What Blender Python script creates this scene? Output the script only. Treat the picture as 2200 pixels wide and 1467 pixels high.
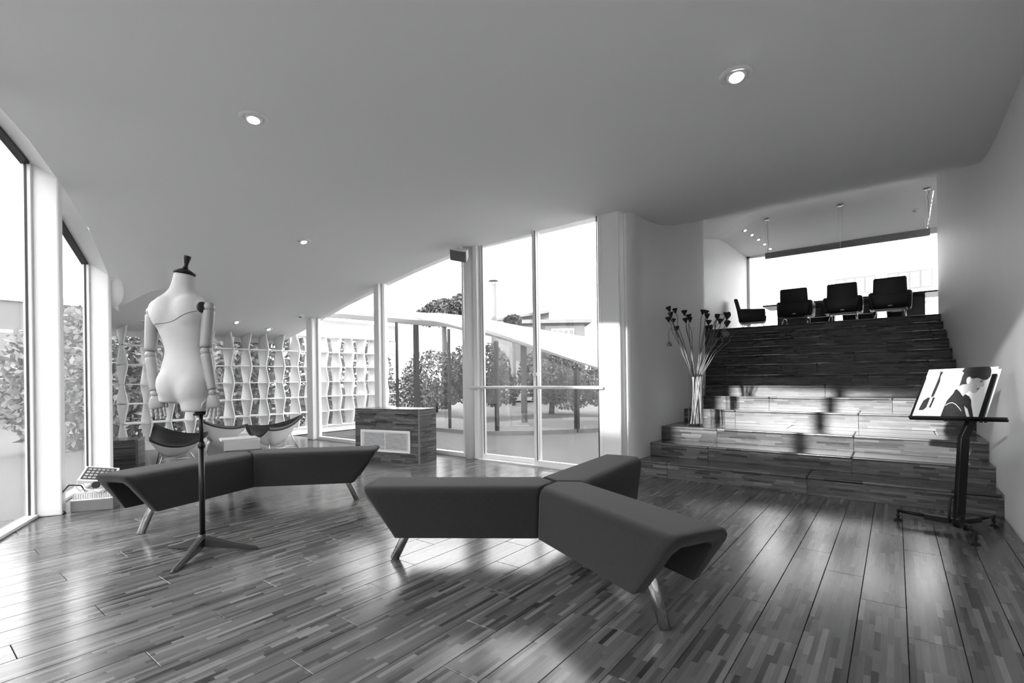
import bpy, bmesh, math, random
from mathutils import Vector, Matrix
random.seed(7)
scene = bpy.context.scene
C = scene.collection
for o in list(bpy.data.objects): bpy.data.objects.remove(o)

# ------------------------------------------------------------------ camera
EYE = 1.1
yaw, roll = math.radians(37.9), math.radians(0.75)
fw = Vector((-math.sin(yaw), math.cos(yaw), 0)); rt = Vector((math.cos(yaw), math.sin(yaw), 0)); up = Vector((0, 0, 1))
Rv = rt*math.cos(roll) - up*math.sin(roll); Uv = up*math.cos(roll) + rt*math.sin(roll)
cam = bpy.data.cameras.new('camera'); camo = bpy.data.objects.new('camera', cam); C.objects.link(camo)
m = Matrix((Rv, Uv, -fw)).transposed().to_4x4(); m.translation = Vector((0, 0, EYE)); camo.matrix_world = m
cam.sensor_width = 36.0; cam.sensor_fit = 'HORIZONTAL'; cam.lens = 36.0*1058/2200
cam.shift_y = 79.5/2200; cam.clip_start = 0.05; cam.clip_end = 300
scene.camera = camo

# ------------------------------------------------------------------ sky, sun, exposure
w = bpy.data.worlds.new('world'); scene.world = w; w.use_nodes = True
w.node_tree.nodes['Background'].inputs[0].default_value = (1, 1, 1, 1)
w.node_tree.nodes['Background'].inputs[1].default_value = 3.2
sun = bpy.data.lights.new('sun', 'SUN'); sun.energy = 4.6; sun.angle = math.radians(1.0)
suno = bpy.data.objects.new('sun', sun); C.objects.link(suno)
suno.rotation_euler = Vector((0.117, 1.0, -0.24)).to_track_quat('-Z', 'Y').to_euler()
suno.location = (-1, -10, 8)
scene.view_settings.view_transform = 'Standard'; scene.view_settings.look = 'None'
scene.view_settings.exposure = 1.32; scene.view_settings.gamma = 1.0
scene.view_settings.use_curve_mapping = False

# ------------------------------------------------------------------ materials (black-and-white place: greys only)
def new_mat(name):
    m = bpy.data.materials.new(name); m.use_nodes = True
    return m, m.node_tree.nodes, m.node_tree.links, m.node_tree.nodes['Principled BSDF']
def grey(name, v, rough=0.5, metal=0.0, spec=0.5, var=0.06, scale=6.0, bump=0.0, bscale=60.0, coat=0.0, sheen=0.0):
    m, N, L, P = new_mat(name)
    P.inputs['Roughness'].default_value = rough; P.inputs['Metallic'].default_value = metal
    P.inputs['Specular IOR Level'].default_value = spec
    P.inputs['Coat Weight'].default_value = coat; P.inputs['Sheen Weight'].default_value = sheen
    tc = N.new('ShaderNodeTexCoord')
    no = N.new('ShaderNodeTexNoise'); no.inputs['Scale'].default_value = scale; no.inputs['Detail'].default_value = 4
    L.new(tc.outputs['Object'], no.inputs['Vector'])
    mr = N.new('ShaderNodeMapRange'); mr.inputs['To Min'].default_value = v*(1-var); mr.inputs['To Max'].default_value = v*(1+var)
    L.new(no.outputs['Fac'], mr.inputs['Value'])
    cb = N.new('ShaderNodeCombineColor'); 
    for k in range(3): L.new(mr.outputs[0], cb.inputs[k])
    L.new(cb.outputs[0], P.inputs['Base Color'])
    if bump:
        n2 = N.new('ShaderNodeTexNoise'); n2.inputs['Scale'].default_value = bscale; n2.inputs['Detail'].default_value = 3
        L.new(tc.outputs['Object'], n2.inputs['Vector'])
        b = N.new('ShaderNodeBump'); b.inputs['Strength'].default_value = bump; b.inputs['Distance'].default_value = 0.01
        L.new(n2.outputs['Fac'], b.inputs['Height']); L.new(b.outputs['Normal'], P.inputs['Normal'])
    return m
def strip_wood(name, ua, va, width=0.02206, phase=0.0295, rough=0.185, lo=0.028, hi=0.18, lmin=0.14, lvar=0.26):
    """finger-jointed strip mosaic: u along the strips, v across them, in world metres"""
    m, N, L, P = new_mat(name)
    def math_(op, a, b=None, c=None):
        n = N.new('ShaderNodeMath'); n.operation = op
        for i, x in enumerate((a, b, c)):
            if x is None: continue
            if isinstance(x, (int, float)): n.inputs[i].default_value = x
            else: L.new(x, n.inputs[i])
        return n.outputs[0]
    geo = N.new('ShaderNodeNewGeometry'); sp = N.new('ShaderNodeSeparateXYZ'); L.new(geo.outputs['Position'], sp.inputs[0])
    u = sp.outputs[ua]; v = sp.outputs[va]
    oi = N.new('ShaderNodeObjectInfo')
    u2 = math_('ADD', u, math_('MULTIPLY', oi.outputs['Random'], 37.0))
    row = math_('FLOOR', math_('DIVIDE', math_('SUBTRACT', v, phase), width))
    w1 = N.new('ShaderNodeTexWhiteNoise'); w1.noise_dimensions = '2D'
    cv = N.new('ShaderNodeCombineXYZ'); L.new(row, cv.inputs[0]); L.new(math_('MULTIPLY', oi.outputs['Random'], 91.0), cv.inputs[1])
    L.new(cv.outputs[0], w1.inputs['Vector'])
    length = math_('ADD', math_('MULTIPLY', w1.outputs['Value'], lvar), lmin)
    cell = math_('FLOOR', math_('ADD', math_('DIVIDE', u2, length), math_('MULTIPLY', w1.outputs['Value'], 53.0)))
    w2 = N.new('ShaderNodeTexWhiteNoise'); w2.noise_dimensions = '2D'
    c2 = N.new('ShaderNodeCombineXYZ'); L.new(row, c2.inputs[0]); L.new(cell, c2.inputs[1]); L.new(c2.outputs[0], w2.inputs['Vector'])
    ramp = N.new('ShaderNodeValToRGB'); L.new(w2.outputs['Value'], ramp.inputs[0])
    el = ramp.color_ramp.elements
    mid = (lo+hi)*0.5
    el[0].position = 0.0; el[0].color = (lo, lo, lo, 1); el[1].position = 1.0; el[1].color = (hi, hi, hi, 1)
    for p, c in ((0.12, lo*1.9), (0.3, mid*0.78), (0.7, mid*1.0), (0.9, mid*1.3)):
        e = el.new(p); e.color = (c, c, c, 1)
    gv = N.new('ShaderNodeCombineXYZ'); L.new(math_('MULTIPLY', u2, 7.0), gv.inputs[0]); L.new(math_('MULTIPLY', v, 160.0), gv.inputs[1]); L.new(math_('MULTIPLY', w2.outputs['Value'], 40.0), gv.inputs[2])
    gn = N.new('ShaderNodeTexNoise'); gn.inputs['Scale'].default_value = 1.0; gn.inputs['Detail'].default_value = 4; L.new(gv.outputs[0], gn.inputs['Vector'])
    gr = N.new('ShaderNodeMapRange'); gr.inputs['To Min'].default_value = 0.72; gr.inputs['To Max'].default_value = 1.28; L.new(gn.outputs['Fac'], gr.inputs['Value'])
    mx = N.new('ShaderNodeMix'); mx.data_type = 'RGBA'; mx.blend_type = 'MULTIPLY'; mx.inputs['Factor'].default_value = 1.0
    L.new(ramp.outputs['Color'], mx.inputs[6]); L.new(gr.outputs[0], mx.inputs[7]); L.new(mx.outputs[2], P.inputs['Base Color'])
    rr = N.new('ShaderNodeMapRange'); rr.inputs['To Min'].default_value = rough*0.85; rr.inputs['To Max'].default_value = rough*1.2
    L.new(gn.outputs['Fac'], rr.inputs['Value']); L.new(rr.outputs[0], P.inputs['Roughness'])
    P.inputs['Specular IOR Level'].default_value = 0.44
    return m
def glass_mat(name, tint=0.93, rough=0.0, ior=1.5):
    m, N, L, P = new_mat(name); N.remove(P)
    out = N['Material Output']
    tr = N.new('ShaderNodeBsdfTransparent'); tr.inputs[0].default_value = (tint, tint, tint, 1)
    gl = N.new('ShaderNodeBsdfGlossy'); gl.inputs['Roughness'].default_value = rough
    no = N.new('ShaderNodeTexNoise'); no.inputs['Scale'].default_value = 0.7
    bp = N.new('ShaderNodeBump'); bp.inputs['Strength'].default_value = 0.02; L.new(no.outputs['Fac'], bp.inputs['Height']); L.new(bp.outputs['Normal'], gl.inputs['Normal'])
    # Schlick reflectance of a double surface, the same from either side
    lw_ = N.new('ShaderNodeLayerWeight'); lw_.inputs['Blend'].default_value = 0.5
    pw = N.new('ShaderNodeMath'); pw.operation = 'POWER'; pw.inputs[1].default_value = 5.0; L.new(lw_.outputs['Facing'], pw.inputs[0])
    f0 = 2*((ior-1)/(ior+1))**2
    mul = N.new('ShaderNodeMath'); mul.operation = 'MULTIPLY_ADD'; mul.use_clamp = True; mul.inputs[1].default_value = 1-f0; mul.inputs[2].default_value = f0
    L.new(pw.outputs[0], mul.inputs[0])
    mx = N.new('ShaderNodeMixShader'); L.new(mul.outputs[0], mx.inputs[0]); L.new(tr.outputs[0], mx.inputs[1]); L.new(gl.outputs[0], mx.inputs[2])
    L.new(mx.outputs[0], out.inputs['Surface'])
    return m
def emit_mat(name, strength):
    m, N, L, P = new_mat(name)
    P.inputs['Emission Color'].default_value = (1, 1, 1, 1); P.inputs['Emission Strength'].default_value = strength
    P.inputs['Base Color'].default_value = (.8, .8, .8, 1)
    return m

M = {}
M['ceiling'] = grey('ceiling_paint', 0.82, 0.75, var=0.02, scale=0.6)
M['wall'] = grey('plaster_paint', 0.74, 0.6, var=0.05, scale=1.5, bump=0.06, bscale=9)
M['white'] = grey('white_paint', 0.82, 0.4, var=0.02, scale=2)
M['white_rough'] = grey('white_render', 0.8, 0.7, var=0.04, scale=1.5)
M['screen'] = grey('screen_white', 0.86, 0.55, var=0.02)
M['floor'] = strip_wood('floor_strips', 1, 0)
M['riser'] = strip_wood('riser_strips', 0, 2, width=0.0215, phase=0.0, rough=0.27)
M['tread'] = strip_wood('tread_strips', 0, 1, width=0.0215, phase=0.0, rough=0.2)
M['side_wood'] = strip_wood('side_strips', 1, 2, width=0.0215, phase=0.0, rough=0.35)
M['joint'] = grey('joint_dark', 0.05, 0.7)
M['fabric'] = grey('wool_felt', 0.021, 0.95, spec=0.15, var=0.65, scale=210, bump=0.35, bscale=420, sheen=0.15)
M['under'] = grey('underside_felt', 0.03, 0.95, spec=0.1, var=0.2, scale=100)
M['chrome'] = grey('chrome', 0.62, 0.12, metal=1.0, var=0.02)
M['steel'] = grey('brushed_steel', 0.5, 0.3, metal=1.0, var=0.05)
M['iron'] = grey('cast_iron', 0.016, 0.45, var=0.2, scale=40, bump=0.15, bscale=120)
M['black'] = grey('black_lacquer', 0.006, 0.4, spec=0.3, var=0.1)
M['blackmatt'] = grey('black_matt', 0.014, 0.6, var=0.1)
M['leather'] = grey('black_leather', 0.012, 0.42, var=0.15, scale=30, bump=0.1, bscale=90)
M['linen'] = grey('mannequin_linen', 0.47, 0.75, var=0.05, scale=18, bump=0.08, bscale=350)
M['beech'] = grey('beech_wood', 0.29, 0.42, var=0.12, scale=9)
M['seam'] = grey('seam_line', 0.12, 0.8)
M['rail'] = grey('aluminium_frame', 0.82, 0.35, metal=0.0, var=0.03)
M['rubber'] = grey('gasket', 0.03, 0.6)
M['glass'] = glass_mat('window_glass', 0.95, 0.0, 1.6)
M['glass_dusty'] = glass_mat('dusty_glass', 0.94)
M['vase'] = glass_mat('vase_glass', 0.96, 0.0, 1.35)
M['lamp'] = emit_mat('lamp_lens', 14.0)
M['lamp_off'] = grey('lamp_off', 0.5, 0.3)
M['table'] = grey('table_top', 0.035, 0.3, var=0.1)
M['table_leg'] = grey('table_leg', 0.12, 0.5, var=0.06)
M['pendant'] = grey('pendant_shell', 0.3, 0.45, var=0.05)
M['paper'] = grey('paper', 0.66, 0.7, var=0.03)
M['cover'] = grey('book_cover', 0.42, 0.5, var=0.05)
M['pod'] = grey('lotus_pod', 0.018, 0.8, var=0.4, scale=60)
M['stem'] = grey('dry_stem', 0.2, 0.7, var=0.4, scale=30)
M['stem_low'] = grey('dry_stem_sunlit', 0.4, 0.6, var=0.3, scale=30)  # lighter copy of the stem grey, sunlight painted into the lower stems
M['leaf'] = grey('foliage', 0.045, 0.6, var=0.6, scale=3.0)
M['leaf_pale'] = grey('foliage_pale', 0.17, 0.6, var=0.5, scale=3.0)
M['bark'] = grey('bark', 0.04, 0.85, var=0.3, scale=12, bump=0.3, bscale=30)
M['ground'] = grey('paving', 0.055, 0.8, var=0.15, scale=1.0)
M['concrete'] = grey('concrete_grey', 0.14, 0.8, var=0.12, scale=0.8)
M['house'] = grey('house_render', 0.12, 0.85, var=0.12, scale=0.8)
M['darkglass'] = grey('far_window', 0.12, 0.15, var=0.2)
M['planter'] = grey('crate_wood', 0.17, 0.6, var=0.2, scale=14)
M['print_bg'] = grey('print_paper', 0.8, 0.35, var=0.02)
M['skin'] = grey('print_skin', 0.48, 0.4, var=0.12, scale=14)
M['hair'] = grey('print_hair', 0.045, 0.4, var=0.5, scale=20)
M['jacket'] = grey('print_jacket', 0.022, 0.4, var=0.5, scale=30)
M['print_grey'] = grey('print_grey', 0.45, 0.4, var=0.1)

# ------------------------------------------------------------------ mesh helpers
def link(name, me, mat, parent=None, smooth=False):
    o = bpy.data.objects.new(name, me); C.objects.link(o)
    if mat is not None:
        if isinstance(mat, (list, tuple)):
            for q in mat: me.materials.append(M[q])
        else: me.materials.append(M[mat])
    if smooth:
        for p in me.polygons: p.use_smooth = True
    if parent is not None: o.parent = parent
    return o
def mesh(name, V, F, mat, parent=None, smooth=False, bevel=0.0, seg=2, bang=35):
    me = bpy.data.meshes.new(name)
    me.from_pydata([tuple(v) for v in V], [], F)
    bm = bmesh.new(); bm.from_mesh(me)
    bmesh.ops.recalc_face_normals(bm, faces=bm.faces)
    if bevel > 0:
        ed = [e for e in bm.edges if len(e.link_faces) == 2 and e.calc_face_angle(0) > math.radians(bang)]
        bmesh.ops.bevel(bm, geom=ed, offset=bevel, segments=seg, profile=0.5, affect='EDGES', clamp_overlap=True)
    bm.to_mesh(me); bm.free(); me.update()
    return link(name, me, mat, parent, smooth)
BF = [(0,1,2,3),(4,7,6,5),(0,4,5,1),(1,5,6,2),(2,6,7,3),(3,7,4,0)]
def box_v(x0, x1, y0, y1, z0, z1):
    return [(x0,y0,z0),(x1,y0,z0),(x1,y1,z0),(x0,y1,z0),(x0,y0,z1),(x1,y0,z1),(x1,y1,z1),(x0,y1,z1)]
def box(name, x0, x1, y0, y1, z0, z1, mat, parent=None, bevel=0.0, seg=1, smooth=False):
    return mesh(name, box_v(x0,x1,y0,y1,z0,z1), BF, mat, parent, smooth, bevel, seg)
def boxes(name, L, mat, parent=None):
    V, F = [], []
    for b in L:
        n = len(V); V += box_v(*b); F += [tuple(i+n for i in f) for f in BF]
    return mesh(name, V, F, mat, parent)
def prism(name, pts, z0, z1, mat, parent=None, bevel=0.0, seg=2, smooth=False):
    n = len(pts); V = [(x,y,z0) for x,y in pts] + [(x,y,z1) for x,y in pts]
    F = [tuple(range(n-1,-1,-1)), tuple(range(n,2*n))] + [(i,(i+1)%n,n+(i+1)%n,n+i) for i in range(n)]
    return mesh(name, V, F, mat, parent, smooth, bevel, seg)
def frames(path):
    out = []; prev = None
    for i, p in enumerate(path):
        a = path[max(0,i-1)]; b = path[min(len(path)-1,i+1)]; t = (b-a).normalized()
        if prev is None:
            ref = Vector((0,0,1)) if abs(t.z) < 0.9 else Vector((1,0,0)); n = t.cross(ref).normalized()
        else:
            n = (prev - t*prev.dot(t)).normalized()
        prev = n; out.append((p, n, t.cross(n)))
    return out
def tube_data(path, r, seg=8, base=0):
    path = [Vector(p) for p in path]; V, F = [], []
    for i, (p, n, b) in enumerate(frames(path)):
        rr = r[i] if isinstance(r, (list, tuple)) else r
        for k in range(seg):
            a = 2*math.pi*k/seg; V.append(p + n*math.cos(a)*rr + b*math.sin(a)*rr)
    m_ = len(path)
    for i in range(m_-1):
        for k in range(seg): F.append((base+i*seg+k, base+i*seg+(k+1)%seg, base+(i+1)*seg+(k+1)%seg, base+(i+1)*seg+k))
    F.append(tuple(base+k for k in range(seg-1,-1,-1))); F.append(tuple(base+(m_-1)*seg+k for k in range(seg)))
    return V, F
def tube(name, path, r, mat, parent=None, seg=10, smooth=True):
    V, F = tube_data(path, r, seg); return mesh(name, V, F, mat, parent, smooth)
def tubes(name, L, mat, parent=None, seg=8):
    V, F = [], []
    for p, r in L:
        v, f = tube_data(p, r, seg, len(V)); V += v; F += f
    return mesh(name, V, F, mat, parent, True)
def lathe(name, prof, mat, parent=None, seg=24, origin=(0,0,0), axis=None, smooth=True):
    V, F = [], []; n = len(prof)
    q = Vector((0,0,1)).rotation_difference(Vector(axis)) if axis is not None else None
    for r, z in prof:
        for k in range(seg):
            a = 2*math.pi*k/seg; v = Vector((r*math.cos(a), r*math.sin(a), z))
            if q is not None: v = q @ v
            V.append(v + Vector(origin))
    for i in range(n-1):
        for k in range(seg): F.append((i*seg+k, i*seg+(k+1)%seg, (i+1)*seg+(k+1)%seg, (i+1)*seg+k))
    if prof[0][0] > 1e-5: F.append(tuple(range(seg-1,-1,-1)))
    if prof[-1][0] > 1e-5: F.append(tuple((n-1)*seg+k for k in range(seg)))
    return mesh(name, V, F, mat, parent, smooth)
def grid(name, fn, nu, nv, mat, parent=None, smooth=True):
    V = [fn(i/nu, j/nv) for j in range(nv+1) for i in range(nu+1)]
    F = [(j*(nu+1)+i, j*(nu+1)+i+1, (j+1)*(nu+1)+i+1, (j+1)*(nu+1)+i) for j in range(nv) for i in range(nu)]
    return mesh(name, V, F, mat, parent, smooth)
def empty(name, loc=(0,0,0), rz=0.0):
    o = bpy.data.objects.new(name, None); C.objects.link(o); o.location = loc; o.rotation_euler = (0,0,rz); o.empty_display_size = 0.1
    return o
def tag(o, label, cat, group=None):
    o['label'] = label; o['category'] = cat
    if group: o['group'] = group
    return o
def struct(o, label=None, cat=None):
    o['kind'] = 'structure'
    if label: o['label'] = label
    if cat: o['category'] = cat
    return o
def copy_tree(o, parent=None):
    c = o.copy(); C.objects.link(c); c.parent = parent
    for ch in list(o.children): copy_tree(ch, c)
    return c
def lerp(a, b, t): return a + (b-a)*t
def interp(x, xs, ys):
    if x <= xs[0]: return ys[0]
    for i in range(len(xs)-1):
        if x <= xs[i+1]: return lerp(ys[i], ys[i+1], (x-xs[i])/(xs[i+1]-xs[i]))
    return ys[-1]
def sstep(t): t = min(1, max(0, t)); return t*t*(3-2*t)

# ------------------------------------------------------------------ plan of the room
RX = 0.642                                   # right wall
FY = 5.10                                    # courtyard glass line
D = Vector((0.903, -0.43, 0)).normalized(); NI = Vector((0.43, 0.903, 0)).normalized()
P0 = Vector((-5.63, 0.756, 0)); PITCH = 1.48  # left glass line
def gy(x): return P0.y + (x-P0.x)*D.y/D.x                   # left glass line
def iy(x): q = P0 + NI*0.2; return q.y + (x-q.x)*D.y/D.x    # inner edge of the ceiling
CX_ = [-10.8,-10.2,-9.7,-9.4,-8.53,-8.02,-7.45,-6.92,-6.57,-6.08,-5.54,-5,-4.4,-3]
CZ_ = [1.85,1.95,2.03,2.09,2.29,2.41,2.52,2.61,2.685,2.77,2.85,2.915,2.935,2.94]
def ceil_z(x, y):
    # smooth profile falling towards the far left end
    z = sum(interp(x+dx, CX_, CZ_) for dx in (-.25,-.12,0,.12,.25))/5
    dr = interp(x, [-8.1,-7.6,-7.18,-6.92,-6.62,-6.28,-5.6,-5], [0,0.42,.45,.34,.23,.11,.03,0])
    z -= dr*math.exp(-max(0, y-iy(x))/0.35)
    # climbing with the stairs
    r = 0.297
    t = y-5.95
    ramp = 0 if t < -.6 else (r*t if t > .6 else r*(t+.6)**2/2.4)
    ym = 12.45
    if y > ym-.7:
        a = r*(ym-5.95)
        if y < ym+.7: s = (y-(ym-.7))/1.4; ramp = r*(ym-.7-5.95) + 1.4*(r*s - (r+.085)*s*s/2)
        else: ramp = r*(ym-.7-5.95) + 1.4*(r-(r+.085)/2) - .085*(y-ym-.7)
    z += ramp
    if y > 8: z -= .42*sstep((-2.3-x)/1.1)*interp(y, [8,12.3,15.7], [0.5,1,0.05])
    return z

STEP_Y = [5.22,5.60,5.96,6.80,7.31,7.82,8.33,8.84,9.35,9.87,10.38,10.89,11.40]
STEP_Z = [0.172,0.325,0.489,0.656,0.812,0.952,1.105,1.278,1.449,1.621,1.791,1.962,2.135]
UP_Z = STEP_Z[-1]
def lw(y):                                    # left stair wall
    return interp(y, [7.75,7.95,8.15,8.3,8.5], [-2.3,-2.32,-2.42,-2.7,-3.4])

# ------------------------------------------------------------------ floor of separate boards
floor = struct(box('floor', -10.6, RX, -2.6, 5.3, -0.08, -0.012, 'joint'))
BW, BL_ = 0.1765, 1.285
def clip(poly, n, d):
    out = []
    for i in range(len(poly)):
        a, b = poly[i], poly[(i+1)%len(poly)]
        da = a[0]*n[0]+a[1]*n[1]-d; db = b[0]*n[0]+b[1]*n[1]-d
        if da >= 0: out.append(a)
        if da*db < 0:
            t = da/(da-db); out.append((a[0]+(b[0]-a[0])*t, a[1]+(b[1]-a[1])*t))
    return out
NIx = (NI.x, NI.y); dN = P0.x*NI.x + P0.y*NI.y - 0.02
def board(name, poly, parent, mat):
    g = 0.0014; n = len(poly)
    cx = sum(p[0] for p in poly)/n; cy = sum(p[1] for p in poly)/n
    def inset(e): return [(x-e*(1 if x > cx else -1), y-e*(1 if y > cy else -1)) for x, y in poly]
    a = inset(g); b = inset(g+0.0012)
    V = [(x,y,-0.012) for x,y in a]+[(x,y,-0.0012) for x,y in a]+[(x,y,0) for x,y in b]
    F = [tuple(range(2*n,3*n))]
    for lv in (0,1): F += [(lv*n+i, lv*n+(i+1)%n, (lv+1)*n+(i+1)%n, (lv+1)*n+i) for i in range(n)]
    return mesh(name, V, F, mat, parent)
rest = []
nb = 0
k0 = int(math.floor((-10.45-0.0295)/BW))
cands = []
for k in range(k0, 4):
    xa = 0.0295+BW*k; xb = min(xa+BW, RX)
    if xb-xa < 0.01: continue
    j0 = 1.957-0.3185*(k+10)
    mlo = int(math.floor((-3-j0)/BL_)); mhi = int(math.ceil((5.3-j0)/BL_))
    for q in range(mlo, mhi+1):
        ya = j0+BL_*q; yb = ya+BL_
        top_y = FY+0.06 if xb < -2.35 else STEP_Y[0]
        poly = [(xa,ya),(xb,ya),(xb,min(yb,top_y)),(xa,min(yb,top_y))]
        if min(yb, top_y)-ya < 0.01: continue
        poly = clip(poly, NIx, dN)
        if len(poly) < 3: continue
        ar = abs(sum(poly[i][0]*poly[(i+1)%len(poly)][1]-poly[(i+1)%len(poly)][0]*poly[i][1] for i in range(len(poly))))/2
        if ar < 0.001: continue
        cx = sum(p[0] for p in poly)/len(poly); cy = sum(p[1] for p in poly)/len(poly)
        dep = cx*fw.x+cy*fw.y; lat = abs(cx*rt.x+cy*rt.y)
        vis = dep > 0.4 and lat < dep*1.2+0.5
        cands.append((vis and ar/max(dep,.5)**2 or 0, poly))
cands.sort(key=lambda c: -c[0])
for s, poly in cands[:298]: board('plank', poly, floor, 'floor')
if len(cands) > 298:
    V, F = [], []
    for s, poly in cands[298:]:
        n = len(V); V += [(x,y,0) for x,y in poly]; F.append(tuple(range(n, n+len(poly))))
    o = mesh('planks_beyond', V, F, 'floor', floor); o['kind'] = 'stuff'

# ------------------------------------------------------------------ staircase
stairs = tag(empty('staircase', (0,0,0)), 'wide dark wood strip staircase climbing to the upper room', 'staircase')
V, F = [], []
prof = []
for i in range(13):
    zl = STEP_Z[i-1] if i else 0
    prof += [(STEP_Y[i]+0.03, zl-0.03 if i else -0.08), (STEP_Y[i]+0.03, STEP_Z[i]-0.03)]
prof += [(11.5, UP_Z-0.03), (11.5, -0.08)]
n = len(prof)
V = [(-3.4 if y > 8.4 else -2.3, y, z) for y, z in prof] + [(RX-0.004, y, z) for y, z in prof]
F = [(i,(i+1)%n,n+(i+1)%n,n+i) for i in range(n)]
mesh('stair_core', V, F, 'joint', stairs)
RS = [-0.65,-0.331,-0.335,-0.334,-0.031,-0.75,-0.3,-0.95,-0.5,-0.1,-0.85,-0.4,-0.65]
PL = 1.305
def split(x0, x1, s):
    xs = [x0]; q = s - PL*5
    while q < x1-0.02:
        if q > x0+0.02: xs.append(q)
        q += PL
    return list(zip(xs, xs[1:]+[x1]))
g = 0.001
for i in range(13):
    zl = STEP_Z[i-1] if i else 0; y = STEP_Y[i]; z = STEP_Z[i]
    yn = STEP_Y[i+1] if i < 12 else 11.55
    xl = min(lw(y), lw(yn)) if y > 7.9 else lw(y)
    for a, b in split(xl, RX, RS[i]):
        box('riser_board', a+g, b-g, y, y+0.028, zl, z-0.0285, 'riser', stairs, bevel=0.0015)
    rows = [(y-0.012, yn)] if yn-y < 0.7 else [(y-0.012, y+0.42), (y+0.42, yn)]
    for r, (ya, yb) in enumerate(rows):
        for a, b in split(xl, RX, RS[i]+(0.65 if r else 0)):
            box('tread_board', a+g, b-g, ya+g*(r>0), yb, z-0.028, z, 'tread', stairs, bevel=0.011, seg=4, smooth=False)

# ------------------------------------------------------------------ ceiling
def cgrid(name, fx, ny, nx, x0, x1, y0, y1, mat, parent=None):
    def f(u, v):
        x = lerp(x0, x1, u); a = y0(x) if callable(y0) else y0; b = y1(x) if callable(y1) else y1
        y = lerp(a, b, v); return (x, y, ceil_z(x, y))
    return grid(name, f, nx, ny, mat, parent)
def edge_y(x):
    wy = 1.40-(x+6.99)*0.3025-0.03
    return lerp(iy(x), min(iy(x), wy), sstep((-7.05-x)/0.35))
ceiling = struct(cgrid('ceiling', 0, 34, 110, -10.45, -2.36, lambda x: edge_y(x), FY+0.12, 'ceiling'))
c2 = cgrid('ceiling_stair_slope', 0, 120, 30, -2.36, RX+0.02, lambda x: iy(x), 15.72, 'ceiling', ceiling)
c3 = cgrid('ceiling_upper_edge', 0, 60, 14, -3.42, -2.36, 7.8, 15.72, 'ceiling', ceiling)
c4 = cgrid('ceiling_upper_side', 0, 40, 14, RX, 4.2, 12.3, 15.72, 'ceiling', ceiling)

# ------------------------------------------------------------------ walls
def wall(name, pts, zb, mat, top=None, closed=False, sub=0.25):
    P = []
    for a, b in zip(pts, pts[1:]):
        a = Vector(a); b = Vector(b); n = max(1, int((b-a).length/sub))
        for i in range(n): P.append(a.lerp(b, i/n))
    P.append(Vector(pts[-1]))
    V, F = [], []
    for p in P:
        V.append((p.x, p.y, zb(p.x,p.y) if callable(zb) else zb)); V.append((p.x, p.y, (top(p.x,p.y) if top else ceil_z(p.x, p.y)+0.01)))
    F = [(2*i, 2*i+2, 2*i+3, 2*i+1) for i in range(len(P)-1)]
    return struct(mesh(name, V, F, mat, None, True))
rw_end = [(RX, -2.25), (RX, 12.1), (RX+0.02, 12.3), (RX+0.1, 12.45), (RX+0.3, 12.5), (4.2, 12.5)]
wall('wall_right', rw_end, -0.02, 'wall')
lpts = [(-2.36, 5.14), (-2.3, 5.2), (-2.3, 7.7)] + [(-2.3-0.45*(1-math.cos(a)), 7.7+0.55*math.sin(a)) for a in [math.radians(q) for q in range(10, 91, 10)]] + [(-3.4, 8.27), (-3.4, 15.72)]
wall('wall_left', lpts, -0.02, 'wall')
wall('wall_upper_side', [(4.2, 12.5), (4.2, 15.72)], UP_Z, 'wall')
# upper room floor
uf = struct(box('floor_upper', -3.4, 4.2, 11.5, 15.75, UP_Z-0.1, UP_Z-0.004, 'tread'))

# upper window
win_u = struct(empty('window_upper', (0, 15.7, UP_Z)))
def up_top(x): return ceil_z(x, 15.7)-UP_Z
for (a, b, c, d, nm) in ((-3.4,-3.33,0,up_top(-3.36),'frame_post'),(4.12,4.2,0,up_top(4.1),'frame_post'),):
    box(nm, a, b, -0.05, 0.05, c, d+0.02, 'rail', win_u)
mesh('frame_head', [(-3.4,-.05,up_top(-3.4)-.05),(4.2,-.05,up_top(4.2)-.16),(4.2,.05,up_top(4.2)-.16),(-3.4,.05,up_top(-3.4)-.05),(-3.4,-.05,up_top(-3.4)+.05),(4.2,-.05,up_top(4.2)+.05),(4.2,.05,up_top(4.2)+.05),(-3.4,.05,up_top(-3.4)+.05)], BF, 'rail', win_u)
box('frame_sill', -3.33, 4.12, -0.05, 0.05, 0, 0.05, 'rail', win_u)
box('pane', -3.33, 4.12, -0.006, 0.006, 0.05, up_top(0)-0.06, 'glass', win_u)

# ------------------------------------------------------------------ courtyard facade (columns, fixed windows, sliding door)
def column(name, x0, x1, y0, y1, label, bevel=0.012, seg=2, gro=None):
    e = tag(empty(name, ((x0+x1)/2, (y0+y1)/2, 0)), label, 'column')
    hx, hy = (x1-x0)/2, (y1-y0)/2
    zt = max(ceil_z(x0, y0), ceil_z(x1, y0))+0.03
    box('shaft', -hx, hx, -hy, hy, 0, zt, 'white', e, bevel, seg)
    if gro: box('glazing_bead', hx, hx+0.035, -0.01, hy, 0.0, zt-0.02, 'rail', e, 0.004)
    return e
column('column', -8.80, -8.60, 4.97, 5.14, 'white column where the curved lattice wall meets the courtyard glass')
column('column', -6.75, -6.62, 4.99, 5.14, 'slim white column behind the wood clad heater box', gro=True)
column('column', -2.62, -2.40, 5.04, 5.30, 'sunlit white square column between sliding door and stair wall', gro=True)
e = tag(empty('column', (-4.68, 5.07, 0)), 'rounded white column left of the sliding glass door', 'column')
lathe('shaft', [(0.085,0),(0.085,2.945)], 'white', e, 24)
box('glazing_bead', 0.085, 0.16, -0.03, 0.06, 0, 2.95, 'rail', e, 0.006)
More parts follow.
